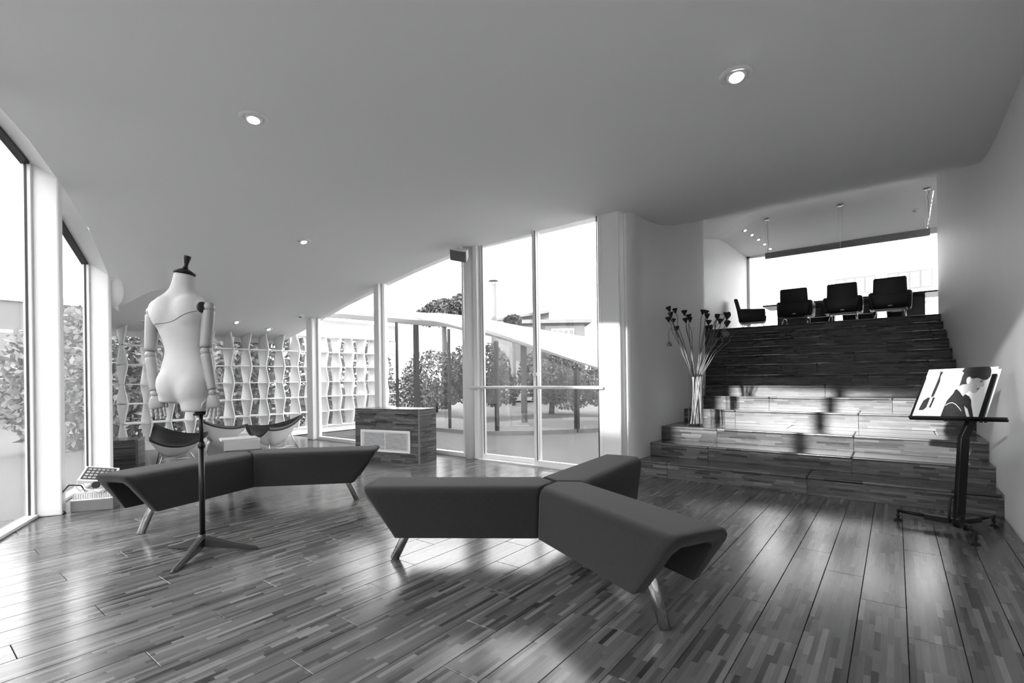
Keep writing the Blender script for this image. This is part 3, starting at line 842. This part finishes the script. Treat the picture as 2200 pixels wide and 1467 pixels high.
# ------------------------------------------------------------------ glass vase of dried lotus pods
VX, VY, VZ = -1.935, 6.14, STEP_Z[2]
vase = tag(empty('vase', (VX, VY, VZ)), 'tall clear glass cylinder vase on the third stair', 'vase')
lathe('glass_body', [(0,.0),(.088,.0),(.09,.004),(.088,.40),(.086,.635),(.083,.635),(.084,.40),(.086,.02),(0,.02)], 'vase', vase, 32)
lathe('rim', [(.0828,.632),(.0828,.638),(.0865,.638),(.0865,.632)], 'vase', vase, 32)
# tips in (viewer right, height above the tread, away); angle of the pod
rvec = rt.copy(); avec = fw.copy()
pods = [(-0.377,1.394,-0.22,'up'),(-0.380,1.274,-0.20,'up'),(-0.291,1.353,-0.02,'up'),(-0.217,1.408,0.05,'up'),(-0.224,1.291,0.12,'up'),(-0.241,1.176,-0.06,'up'),(-0.121,1.375,0.00,'up'),(-0.141,1.272,-0.10,'up'),(-0.035,1.337,0.08,'up'),(-0.385,0.992,-0.22,'droop'),(0.101,1.381,0.00,'up'),(0.164,1.381,0.06,'up'),(0.133,1.321,-0.06,'up'),(0.148,1.176,-0.12,'up'),(0.218,1.266,0.12,'up'),(0.289,1.261,-0.05,'up'),(0.322,1.321,0.10,'up'),(0.392,1.315,-0.02,'up'),(0.419,1.250,0.05,'up'),(0.436,1.370,0.10,'side'),(0.343,1.103,-0.10,'leaf'),(0.447,1.117,-0.08,'bare'),(0.190,1.190,0.10,'up'),(0.262,1.085,-0.08,'up'),(0.300,1.330,0.05,'up'),(0.352,1.215,-0.10,'up'),(0.395,1.345,0.02,'up'),(-0.020,1.300,0.10,'up')]
special = {9: 'drooping dried lotus pod hanging low on the left of the vase', 21: 'bare dried stem leaning out to the right of the vase', 20: 'pale lotus leaf on a short stem on the right side of the vase', 19: 'dried lotus pod bent sideways at the upper right of the bunch', 3: 'round dried lotus pod standing highest on the left of the bunch', 0: 'small dried lotus pod at the outer left of the bunch', 8: 'dried lotus pod nearest the middle gap of the bunch, on its left'}
NUM = 'first second third fourth fifth sixth seventh eighth ninth tenth eleventh twelfth thirteenth fourteenth'.split()
order = sorted(range(len(pods)), key=lambda q: pods[q][0])
ordinal = {}
for rank, q in enumerate(order):
    ordinal[q] = ('dark dried lotus pod, %s from the left of the bunch' % NUM[rank]) if rank < 14 else ('dark dried lotus pod, %s from the right of the bunch' % NUM[len(pods)-1-rank])
for i, (rx, hz_, aw, kind) in enumerate(pods):
    e = tag(empty('dried_lotus', (VX, VY, VZ)), special.get(i, ordinal[i]), 'dried flower', 'dried lotus pods in the vase')
    ang_ = random.uniform(0,6.28); rr_ = random.uniform(.02,.072)
    base = rvec*(rr_*math.cos(ang_)) + avec*(rr_*math.sin(ang_)) + Vector((0,0,.03))
    neck = rvec*max(-.072,min(.072,rx*.12+random.uniform(-.02,.02))) + avec*(aw*.2) + Vector((0,0,.60))
    tip = rvec*rx + avec*aw + Vector((0,0,hz_))
    pts = [base, base.lerp(neck,.5)+rvec*random.uniform(-.006,.006), neck]
    tube('lower_stem', pts, .0052, 'stem_low', e, 6)
    q1 = neck.lerp(tip, .45)+Vector((0,0,.05))+rvec*random.uniform(-.01,.01)
    if kind == 'droop':
        top_ = rvec*(rx+.02) + avec*aw + Vector((0,0,hz_+.17))
        pts = [neck, neck.lerp(top_,.5), rvec*(rx+.075)+avec*aw+Vector((0,0,hz_+.16)), top_+Vector((0,0,.015)), rvec*(rx-.005)+avec*aw+Vector((0,0,hz_+.14)), tip+Vector((0,0,.02))]
    elif kind == 'side':
        pts = [neck, q1, tip-rvec*.12-Vector((0,0,.05)), tip-rvec*.08+Vector((0,0,.01)), tip-rvec*.02]
    else:
        k1 = neck.lerp(tip,.82)+rvec*random.uniform(-.025,.025); k2 = neck.lerp(tip,.92)+rvec*random.uniform(-.03,.03)
        pts = [neck, q1, k1, k2, tip]
    tube('stem', pts, [.005]+[.0042]*(len(pts)-1), 'stem', e, 6)
    r = random.uniform(.028,.036)
    if kind in ('up','side'):
        ax_ = Vector((0,0,1))+rvec*(rx*.5+random.uniform(-.2,.2))+avec*random.uniform(-.3,.2)
        if kind == 'side': ax_ = rvec*1+Vector((0,0,.25))
        lathe('pod', [(.004,-.012),(.010,-.004),(r*.62,.018),(r*.95,.04),(r,.048),(r*.93,.054),(r*.3,.050),(0,.052)], 'pod', e, 14, tip-ax_.normalized()*.01, ax_)
    elif kind == 'droop':
        lathe('pod', [(.004,-.03),(.012,-.024),(r*.75,-.006),(r*1.0,.012),(r*.95,.022),(0,.024)], 'pod', e, 14, tip, (0,0,-1))
    elif kind == 'leaf':
        grid('pod', lambda u, v: tuple(tip + rvec*(.05*(2*u-1)*math.sin(math.pi*(.12+.8*v))) + Vector((0,0,.075*(v-.3))) + avec*(.02*(2*u-1)**2)), 8, 8, 'stem', e)

# ------------------------------------------------------------------ display stand with fashion print
st = tag(empty('display_stand', (0.338, 4.594, 0)), 'black metal display stand holding a fashion print by the right wall', 'display stand')
HB = Vector((0.338, 4.594, 0))
bend = Vector((.031,.025,.649)); ptop = Vector((.088,.069,.80))
V, F = [], []
def bar(name, a, b, wx, wy, mat, parent, xdir=None, bevel=.003):
    a, b = Vector(a), Vector(b); t = (b-a).normalized()
    x = Vector(xdir) if xdir is not None else t.cross(Vector((0,0,1)) if abs(t.z) < .9 else Vector((0,1,0)))
    x = (x - t*x.dot(t)).normalized(); y = t.cross(x)
    V = [p + x*(sx*wx/2) + y*(sy*wy/2) for p in (a, b) for sx, sy in ((-1,-1),(1,-1),(1,1),(-1,1))]
    return mesh(name, V, BF, mat, parent, False, bevel, 1)
bar('lower_post', (0,0,.09), bend, .062, .034, 'black', st, rt)
bar('upper_post', bend-Vector((.003,.002,.01)), ptop, .056, .030, 'black', st, rt)
lathe('hub', [(0,.03),(.032,.03),(.036,.05),(.030,.11),(.0,.12)], 'black', st, 18)
tube('pedal', [(-.05,-.035,.06),(-.055,-.04,.10),(-.045,-.03,.22),(-.02,-.015,.25),(.0,0,.25)], .007, 'black', st)
for (fx, fy) in ((0.006,4.675),(0.545,4.875),(0.395,4.305)):
    f = Vector((fx, fy, 0))-HB; f.z = 0; d_ = f.normalized()
    lg = bar('foot_bar', d_*.02+Vector((0,0,.065)), d_*(f.length*.55)+Vector((0,0,.065)), .046, .036, 'black', st)
    tube('foot_tube', [d_*(f.length*.5)+Vector((0,0,.068)), f+Vector((0,0,.075))], .012, 'black', lg, 10)
    lathe('foot_pad', [(0,0),(.026,0),(.027,.008),(.018,.014),(.007,.018),(.007,.03),(.014,.034),(.014,.042),(.007,.045),(.009,.08),(0,.085)], 'black', lg, 18, f)
e1 = Vector((.925,-.375,.035)).normalized(); nb_ = Vector((.375,.925,0)).normalized()
tilt_ = (nb_*.30 + Vector((0,0,.335))); BLc = Vector((.088,4.567,.789))-HB; Wd = .385
tl = tilt_.normalized(); Hd = tilt_.length; nf = e1.cross(tl).normalized()     # nf faces the viewer or away
if nf.dot(fw) > 0: nf = -nf
def bp_(u, v, off=0.0): return BLc + e1*(u*Wd) + tl*(v*Hd) + nf*off
def slab(name, u0, u1, v0, v1, o0, o1, mat, parent, bevel=0.0):
    V = [bp_(u0,v0,o0),bp_(u1,v0,o0),bp_(u1,v1,o0),bp_(u0,v1,o0),bp_(u0,v0,o1),bp_(u1,v0,o1),bp_(u1,v1,o1),bp_(u0,v1,o1)]
    return mesh(name, V, BF, mat, parent, False, bevel, 1)
slab('back_plate', 0.0, 1.0, -.02, .72, -.014, -.006, 'black', st)
slab('side_bar', -.022, .012, -.02, .82, -.012, .008, 'black', st, .002)
slab('side_bar', .955, 1.025, -.02, .84, -.012, .012, 'black', st, .003)
slab('ledge', -.02, 1.33, -.05, -.018, -.012, .022, 'black', st, .002)
for u in (.52,.57,1.0,1.06): lathe('knob', [(0,-.012),(.008,-.012),(.008,-.006),(.003,-.004),(.003,.006)], 'black', st, 10, bp_(u,-.06,.004))
pr = tag(empty('fashion_print', HB), 'printed board with a short haired model in profile on the display stand', 'poster')
ps = slab('print_board', .0, 1.0, -.015, 1.0, -.005, .001, 'print_bg', pr)
ps2 = slab('print_board', .03, 1.045, .0, .96, -.0065, -.0055, 'print_bg', pr)
def uv_of(x, y):
    u = v = .5
    for _ in range(30):
        v = (1055+40*u-y)/(890+105*u); u = (x-190-325*v)/1500
    return u, v
def printed(name, pts, mat, lift, th=0.0003):
    P = [uv_of(*p) for p in pts]; n = len(P)
    V = [bp_(u,v,lift) for u,v in P]
    mesh(name, V, [tuple(range(n))], mat, pr)
printed('printed_shade', [(300,1058),(520,700),(640,760),(930,830),(840,1072)], 'print_grey', .0012)
printed('printed_shade', [(830,560),(1060,420),(1040,520),(960,640),(850,690)], 'print_grey', .0012)
printed('printed_face', [(1300,330),(1600,315),(1740,365),(1728,440),(1730,485),(1700,502),(1655,500),(1648,530),(1612,572),(1580,612),(1510,630),(1430,580),(1320,670),(1290,690),(1230,640),(1165,548),(1220,470)], 'skin', .0013)
printed('printed_hair', [(1265,195),(1330,120),(1840,98),(1868,140),(1875,200),(1860,290),(1820,340),(1770,370),(1700,365),(1600,325),(1480,345),(1440,310),(1390,325),(1365,390),(1372,450),(1290,455),(1215,490),(1250,380),(1275,290),(1310,230)], 'hair', .0016)
printed('printed_ear', [(1372,340),(1400,312),(1440,304),(1466,335),(1455,390),(1420,440),(1385,445),(1362,400)], 'print_bg', .0019)
printed('printed_jacket', [(840,1070),(880,960),(920,860),(960,770),(1090,630),(1130,560),(1165,545),(1230,600),(1300,690),(1350,645),(1430,690),(1470,760),(1475,860),(1500,980),(1520,1090)], 'jacket', .0018)
printed('printed_shirt', [(1330,870),(1400,930),(1450,1087),(1390,1085),(1360,1000)], 'skin', .0021)
printed('printed_sleeve_seam', [(935,855),(1000,815),(1080,800),(1160,835),(1230,900),(1280,965),(1270,970),(1220,912),(1155,848),(1080,812),(1005,827),(940,868)], 'print_grey', .0022)
printed('printed_lips', [(1572,545),(1612,530),(1650,530),(1615,548),(1590,570)], 'hair', .0017)
printed('printed_eye', [(1640,400),(1680,378),(1722,374),(1690,395),(1660,420)], 'hair', .0017)
printed('printed_garment', [(790,180),(820,212),(860,180),(838,240),(800,295),(790,400),(742,520),(690,640),(660,692),(600,700),(640,590),(690,480),(735,370),(765,290)], 'jacket', .0016)
printed('printed_bag', [(540,705),(592,705),(520,890),(450,940),(340,942),(385,850),(440,760)], 'jacket', .0016)
printed('printed_garment', [(650,700),(706,705),(660,800),(610,902),(570,890),(620,790)], 'jacket', .0016)

# ------------------------------------------------------------------ switch plate
sw = tag(empty('wall_switch', (RX-0.0005, 10.02, 1.69)), 'small dark switch plate on the right wall above the stairs', 'switch')
box('plate', -.012, 0, -.06, .06, -.075, .075, 'steel', sw, .003); box('rocker', -.016, -.012, -.035, .035, -.045, .045, 'blackmatt', sw, .002)

# ------------------------------------------------------------------ upper room: table, armchairs, linear pendant
tb = tag(empty('conference_table', (-0.85, 14.05, UP_Z)), 'long dark table with panel legs in the upper room', 'table')
box('top', -1.75, 1.95, -.5, .5, .665, .70, 'table', tb, .004)
for x, hw in ((-1.17,.33),(1.18,.2)): box('leg_panel', x-hw, x+hw, -.035, .035, 0, .665, 'table_leg', tb, .003)
box('apron', -1.02, .92, -.03, .03, .56, .665, 'table_leg', tb)
def armchair():
    c = empty('armchair', (0,0,0))
    # faces +y
    def pad(name, V, mat='leather', bevel=.035): return mesh(name, V, BF, mat, c, True, bevel, 3)
    # backrest: shell widening towards the arms
    pad('backrest', [(-.275,-.27,.30),(.275,-.27,.30),(.26,-.17,.30),(-.26,-.17,.30),(-.25,-.40,.86),(.25,-.40,.86),(.25,-.31,.86),(-.25,-.31,.86)])
    pad('back_shell', [(-.25,-.285,.27),(.25,-.285,.27),(.25,-.19,.27),(-.25,-.19,.27),(-.325,-.335,.60),(.325,-.335,.60),(.325,-.25,.60),(-.325,-.25,.60)])
    pad('seat', [(-.255,-.24,.27),(.255,-.24,.27),(.255,.27,.27),(-.255,.27,.27),(-.26,-.25,.41),(.26,-.25,.41),(.26,.29,.42),(-.26,.29,.42)])
    for s in (-1, 1):
        a, b = sorted((s*.25, s*.335))
        pad('armrest', [(a*.96,-.29,.27),(b*.96,-.29,.27),(b*.96,.24,.27),(a*.96,.24,.27),(a,-.30,.60),(b,-.30,.60),(b,.27,.57),(a,.27,.57)])
    for s in (-1, 1):
        tube('leg_frame', [(s*.22,.22,.0),(s*.22,.22,.25),(s*.22,-.20,.25),(s*.25,-.27,.0)], .010, 'chrome', c, 10)
    tube('cross_bar', [(-.22,-.20,.245),(.22,-.20,.245)], .010, 'chrome', c, 10)
    box('label_plate', -.03, .03, -.298, -.292, .315, .335, 'steel', c)
    return c
ac = armchair()
spots = [(-1.78,12.95,0,'black leather armchair on the stair side of the table, left of three'),(-.88,12.95,0,'black leather armchair on the stair side of the table, middle of three'),(-.07,12.85,0,'black leather armchair on the stair side of the table, right of three'),
         (-2.82,13.55,-80,'black leather armchair seen from the side at the left end of the table'),(-1.55,15.05,180,'armchair on the window side of the table, left, mostly hidden'),(-.68,15.05,180,'armchair on the window side of the table, middle, mostly hidden'),(.2,15.05,180,'armchair on the window side of the table, right, mostly hidden'),(1.2,13.3,60,'armchair at the right end of the table, cut off by the wall')]
for i, (x, y, a, lb) in enumerate(spots):
    o = ac if i == 0 else copy_tree(ac)
    o.location = (x, y, UP_Z); o.rotation_euler = (0,0,math.radians(a)); tag(o, lb, 'chair', 'black leather armchairs around the table'); o.scale = (1.07,1.07,1.04)
pz = 3.935
pn = tag(empty('pendant_lamp', (-0.92, 13.0, pz)), 'long grey linear pendant lamp hung over the table', 'lamp')
box('housing', -1.50, -.006, -.03, .03, -.065, .068, 'pendant', pn, .004); box('housing', .006, 1.50, -.03, .03, -.065, .075, 'pendant', pn, .004)
box('joiner', -.006, .006, -.032, .032, -.068, .078, 'rail', pn)
box('diffuser', -1.48, 1.48, -.024, .024, -.069, -.065, 'paper', pn)
for x in (-1.46, 0.0, 1.46):
    zc = ceil_z(-0.92+x, 13.0)-pz
    tubes('wire', [([(x-.03,0,.07),(x-.03,0,zc)], .002), ([(x+.03,0,.07),(x+.035,.01,zc)], .002)], 'steel', pn, 5)
    lathe('ceiling_rose', [(0,-.025),(.06,-.025),(.065,-.018),(.065,.02),(0,.02)], 'steel', pn, 18, (x,0,zc))
    if x: tube('flex', [(x+.01,.01,zc-.02),(x+.03,.01,zc-.08),(x+.0,.01,zc-.16),(x+.02,.01,zc-.25),(x+.015,.01,zc-.40),(x+.03,.0,zc-.6),(x+.01,0,.07)], .0035, 'table_leg', pn, 6)

# ------------------------------------------------------------------ floodlights on a timber block, left foreground
cr = tag(empty('timber_block', (-5.57, 1.16, 0), math.radians(58)), 'low timber block on the floor under the floodlight', 'block')
box('block', -.15, .15, -.07, .07, 0, .092, 'planter', cr, .004); box('end_block', .13, .155, -.075, .075, 0, .10, 'planter', cr, .002)
f1 = tag(empty('floodlight', (-5.585, 1.165, .0925), math.radians(58)), 'white finned floodlight lying face down on the timber block', 'floodlight', 'white floodlights by the fin column')
box('face_frame', -.15, .15, -.085, .085, 0, .014, 'white', f1, .004)
box('body', -.135, .135, -.07, .07, .014, .055, 'white', f1, .004)
for i in range(17):
    x = lerp(-.13, .13, i/16); box('cooling_fin', x-.0022, x+.0022, -.078, .078, .014, .066, 'white', f1)
tube('bracket', [(-.10,.0,.06),(-.155,.02,.11),(-.12,.03,.16),(.0,.03,.19)], .008, 'white', f1)
tube('cable', [(-.06,-.02,.066),(-.08,-.06,.13),(-.14,-.12,.15),(-.20,-.15,.06),(-.20,-.13,-.04),(-.16,-.12,-.085),(-.21,-.14,-.088),(-.17,-.11,-.088)], .006, 'blackmatt', f1, 8)
lathe('cable_gland', [(.012,0),(.014,.012),(.010,.03),(.006,.034)], 'steel', f1, 12, (-.06,-.02,.055))
f2 = tag(empty('floodlight', (-5.535, 1.18, .30), math.radians(58)), 'white floodlight tilted upward showing its dark cell panel', 'floodlight', 'white floodlights by the fin column')
Rm = Matrix.Rotation(math.radians(27), 4, 'X') @ Matrix.Rotation(math.radians(10), 4, 'Y')
def tbox(name, b, mat, parent, bevel=.003):
    V = [tuple(Rm @ Vector(v)) for v in box_v(*b)]; return mesh(name, V, BF, mat, parent, False, bevel, 1)
cs = tbox('case', (-.12,.12,-.10,.10,-.022,.012), 'white', f2)
tbox('face_panel', (-.105,.105,-.085,.085,.012,.014), 'blackmatt', f2, 0)
for i in range(6):
    for j in range(4):
        x = lerp(-.09,.068,i/5); y = lerp(-.07,.045,j/3); tbox('cell', (x,x+.022,y,y+.022,.014,.0155), 'steel', f2, 0)
tube('bracket', [(-.10,-.06,-.02),(-.07,-.08,-.10),(.02,-.06,-.14),(.09,-.04,-.10),(.11,-.05,-.02)], .008, 'white', f2)
lathe('knob', [(0,0),(.028,0),(.032,.006),(.028,.02),(0,.02)], 'blackmatt', f2, 9, (.01,-.085,-.07), (.0,-1,.0), False)
tube('cable', [(.08,.0,-.02),(.11,-.05,-.06),(.09,-.05,-.12),(.04,-.02,-.15)], .006, 'blackmatt', f2)

# ------------------------------------------------------------------ outside: ground, pavilion across the courtyard, trees, houses
struct(box('ground', -60, 50, -60, 90, -0.4, -0.10, 'ground'))
pav = tag(empty('pavilion', (0,0,0)), 'white curved roof pavilion with glass walls across the courtyard', 'building')
path = [(-8.72,5.2,2.31,2.66,-1.9),(-8.95,6.6,2.38,2.74,-1.8),(-9.15,7.7,2.43,2.80,-1.6),(-9.206,8.041,2.435,2.81,-1.5),(-8.64,7.975,2.386,2.76,0),(-8.05,7.927,2.231,2.645,0),(-7.44,7.895,2.045,2.50,0),(-6.943,7.95,1.962,2.418,0),(-6.074,8.578,1.58,1.967,0),(-5.528,9.257,1.275,1.669,0),(-5.102,9.841,1.053,1.434,0),(-4.413,10.885,.75,1.10,0)]
back = [(-10.7,5.2,2.9),(-10.7,6.6,2.95),(-10.7,8.6,2.95),(-10.6,10.2,2.95),(-10.0,10.2,2.9),(-9.4,10.0,2.85),(-8.8,9.7,2.75),(-8.25,9.42,2.67),(-7.79,11.04,2.572),(-7.2,11.9,2.46),(-6.541,12.65,2.336),(-5.6,13.6,2.1)]
V, F = [], []
for (x,y,zb,zt,_), (bx_,by_,bz_) in zip(path, back): V += [(x,y,zb),(x,y,zt),(bx_,by_,bz_),(bx_,by_,bz_-.35)]
for i in range(len(path)-1):
    for c in range(3): F.append((4*i+c, 4*i+c+1, 4*i+5+c, 4*i+4+c))
    F.append((4*i+3, 4*i, 4*i+4, 4*i+7))
me_ = mesh('roof', V, F, 'white_rough', pav, False)
me_.modifiers.new('sub', 'SUBSURF').levels = 0
for k in (3,):
    x, y, zb = path[k][0], path[k][1], path[k][2]
    box('mullion', x-.05, x+.05, y-.05, y+.05, -.1, zb, 'iron', pav)
def on_path(t):
    i = int(t); f = t-i; a, b = path[i], path[min(i+1, len(path)-1)]
    return [lerp(a[q], b[q], f) for q in range(4)]
for t, r in ((1.6,.025),(5.0,.025),(7.2,.035),(9.05,.045)):
    x, y, zb, zt = on_path(t); off = .08
    box('mullion', x-r, x+r, y+off-r, y+off+r, -.1, zb+.02, 'iron', pav)
V, F = [], []
for (x,y,zb,zt,_) in path: V += [(x-.02,y+.05,-.1),(x-.02,y+.05,zb+.01)]
mesh('glass_wall', V, [(2*i,2*i+2,2*i+3,2*i+1) for i in range(len(path)-1)], 'glass_dusty', pav)
prism('floor_slab', [(p[0],p[1]) for p in path]+[(b[0],b[1]) for b in reversed(back)], -.1, -.02, 'concrete', pav)
box('inner_post', -8.35, -8.25, 9.2, 9.3, -.1, 2.5, 'concrete', pav); box('inner_post', -7.5, -7.38, 10.0, 10.1, -.1, 2.4, 'concrete', pav)

def tree(name, loc, clumps, n, size, seed, label, mat='leaf', trunk=None, cat='tree', group=None):
    rnd = random.Random(seed)
    t = tag(empty(name, loc), label, cat, group)
    V, F = [], []
    tot = sum(c[3]*c[4]*c[5] for c in clumps)
    for (cx, cy, cz, rx, ry, rz) in clumps:
        k = int(n*rx*ry*rz/tot)
        for _ in range(k):
            while True:
                p = Vector((rnd.uniform(-1,1), rnd.uniform(-1,1), rnd.uniform(-1,1)))
                if p.length < 1: break
            p = p*(p.length**-.35 if p.length > .05 else 1)
            q = Vector((cx+p.x*rx, cy+p.y*ry, cz+p.z*rz))
            a = Vector((rnd.gauss(0,1), rnd.gauss(0,1), rnd.gauss(0,1))).normalized(); b = a.orthogonal().normalized(); b = (b*math.cos(rnd.uniform(0,6)) + a.cross(b)*math.sin(rnd.uniform(0,6)))
            c_ = a.cross(b).normalized(); b.normalize(); s = size*rnd.uniform(.6,1.3)
            i0 = len(V); V += [q-b*s, q+c_*s*.45, q+b*s, q-c_*s*.45]; F.append((i0,i0+1,i0+2,i0+3))
    me = bpy.data.meshes.new('foliage'); me.from_pydata([tuple(v) for v in V], [], F); me.update()
    o = link('foliage', me, mat, t); o['kind'] = 'stuff'
    for (a, b, r) in (trunk or []): tube('trunk', [a, Vector(a).lerp(Vector(b), .5)+Vector((.03,.02,0)), b], [r, r*.85, r*.55], 'bark', t, 8)
    return t
tree('round_tree', (-10.4, 11.6, -.1), [(0,0,1.5,1.1,1.0,.9),(.5,.3,.9,.8,.8,.6),(-.6,0,1.1,.7,.8,.7)], 6500, .07, 1, 'dense round tree seen through the pavilion glass behind the heater cabinet', 'leaf', [((0,0,0),(0,0,1.2),.10)], group='trees behind the pavilion')
tree('round_tree', (-9.15, 13.9, -.1), [(0,0,1.3,1.2,1.0,1.0),(.6,.2,.7,.8,.7,.6)], 6500, .07, 2, 'dense tree seen through the left leaf of the sliding door', 'leaf', [((0,0,0),(0,0,1.1),.10)], group='trees behind the pavilion')
tree('round_tree', (-7.2, 14.2, -.1), [(0,0,1.0,.95,.9,.8),(.3,0,.4,.6,.6,.45)], 4500, .065, 3, 'round bushy tree seen through the right leaf of the sliding door', 'leaf', [((0,0,0),(0,0,.9),.09)], group='trees behind the pavilion')
tree('round_tree', (-5.0, 15.2, -.1), [(0,0,.8,1.1,.9,.75)], 4500, .065, 4, 'low bushy tree seen beside the sunlit column through the door', 'leaf', [((0,0,0),(0,0,.7),.08)], group='trees behind the pavilion')
tree('round_tree', (-13.3, 12.5, -.1), [(0,0,1.2,1.3,1.2,1.1),(-.6,-.6,.7,.9,.9,.7)], 5500, .075, 5, 'leafy tree behind the pavilion corner post', 'leaf', [((0,0,0),(0,0,1.2),.10)], group='trees behind the pavilion')
tree('tall_tree', (-14.45, 14.1, -.1), [(0,0,3.9,.95,.8,.55),(-.55,-.4,3.75,.55,.5,.4),(.6,.4,4.1,.6,.5,.55)], 5000, .10, 6, 'tall tree crown rising above the white pavilion roof', 'leaf', [((0,0,0),(0,0,3.6),.16)])
tree('tall_tree', (-13.3, 17.2, -.1), [(0,0,3.75,.4,.4,.28)], 900, .09, 8, 'small tree crown just showing beside the chimney', 'leaf', [((0,0,0),(0,0,3.5),.09)])
tree('hedge', (-12.0, 5.0, -.1), [(0,-2.4,1.2,.6,1.5,1.5),(0,-.6,1.3,.6,1.5,1.6),(0,1.2,1.3,.6,1.5,1.6),(.1,3.0,1.2,.6,1.4,1.5)], 17000, .09, 7, 'tall hedge growing close behind the lattice wall', 'leaf_pale', None, 'hedge')
tree('hedge', (-9.5, -3.2, -.1), [(0,0,.8,2.6,.6,.9),(-3.2,1.4,.8,2.0,.6,.9)], 7000, .08, 9, 'garden hedge outside the left glazing', 'leaf_pale', None, 'hedge')

ch_ = tag(empty('chimney_flue', (-14.13, 16.88, 0)), 'thin metal flue pipe with a conical cap above the pavilion roof', 'chimney')
tube('pipe', [(0,0,-.1),(0,0,5.35)], .13, 'concrete', ch_, 16)
lathe('cap', [(.24,5.47),(.22,5.46),(.02,5.60),(0,5.60)], 'concrete', ch_, 20)
for a in range(4): tube('cap_strut', [(.11*math.cos(a*1.57),.11*math.sin(a*1.57),5.33),(.13*math.cos(a*1.57),.13*math.sin(a*1.57),5.49)], .012, 'concrete', ch_, 6)
ho = tag(empty('far_house', (-13.6, 20.2, 0), math.radians(37.9)), 'grey flat roofed house beyond the pavilion, row of small windows', 'building')
box('wall', -2.6, 1.95, 0, 5, 0, 3.78, 'house', ho); box('roof', -2.9, 2.25, -.35, 5.3, 3.78, 3.95, 'concrete', ho)
mesh('roof_slope', [(-3.3,-.4,3.9),(.2,-.4,4.42),(.2,5,4.42),(-3.3,5,3.9),(-3.3,-.4,3.78),(.2,-.4,4.28),(.2,5,4.28),(-3.3,5,3.78)], BF, 'concrete', ho)
mesh('upper_wall', [(-2.6,0,3.7),(.2,0,3.7),(.2,.2,3.7),(-2.6,.2,3.7),(-2.6,0,3.9),(.2,0,4.3),(.2,.2,4.3),(-2.6,.2,3.9)], BF, 'house', ho)
wf = box('window_frame', .30, 1.42, -.05, 0, 3.05, 3.52, 'white', ho)
for i in range(4): box('window_pane', .36+i*.27, .56+i*.27, -.06, -.05, 3.12, 3.45, 'darkglass', wf)

# neighbour seen through the upper window
nbh = tag(empty('pale_block', (0, 34, 0)), 'pale apartment block beyond the upper room window', 'building')
box('wall', -5.5, 16, 0, 8, 0, 8.2, 'white_rough', nbh)
box('parapet', -5.6, 16.1, -.15, 8, 8.2, 8.45, 'white_rough', nbh)
for i, x in enumerate((-2.7, -.3, 2.3, 4.9)):
    w0 = box('window', x, x+1.9, -.03, 0, 5.6, 6.6, 'house', nbh)
    for j in range(4): box('pane', x+.06+j*.46, x+.46+j*.46, -.045, -.03, 5.68, 6.52, 'concrete', w0)
    box('balcony', x-.05, x+1.95, -.5, 0, 4.9, 5.3, 'white_rough', nbh)
for k in range(18): box('rail_post', -5.5+k*1.1, -5.45+k*1.1, -.1, -.05, 8.45, 9.3, 'white_rough', nbh)
box('rail_bar', -5.5, 14, -.1, -.05, 9.3, 9.36, 'white_rough', nbh)
# neighbour to the left and neighbour behind (its roof line cuts the low sun)
nl = tag(empty('garden_wall_house', (-24, 2, 0)), 'grey neighbouring building seen through the left glazing', 'building')
box('wall', -6, 0, -16, 9, 0, 4.0, 'concrete', nl); box('parapet', -6.1, .1, -16.1, 9.1, 4.0, 4.25, 'white_rough', nl)
for k in range(6): 
    wv = box('window', 0, .04, -14+k*3.6, -12.6+k*3.6, 1.6, 3.0, 'white', nl); box('pane', .04, .05, -13.9+k*3.6, -12.7+k*3.6, 1.7, 2.9, 'darkglass', wv)
ns = tag(empty('south_neighbour', (-2, -18, 0)), 'long low building behind the viewer', 'building')
box('wall', -22, 22, -8, 0, -.1, 5.9, 'concrete', ns); box('parapet', -22.1, 22.1, -8.1, .1, 5.9, 6.1, 'white_rough', ns)
box('sun_blocker', -14, -3.72, -1.5, -.6, 6.1, 9.5, 'concrete', ns)  # unseen block added on the roof to keep the sun off the mannequin
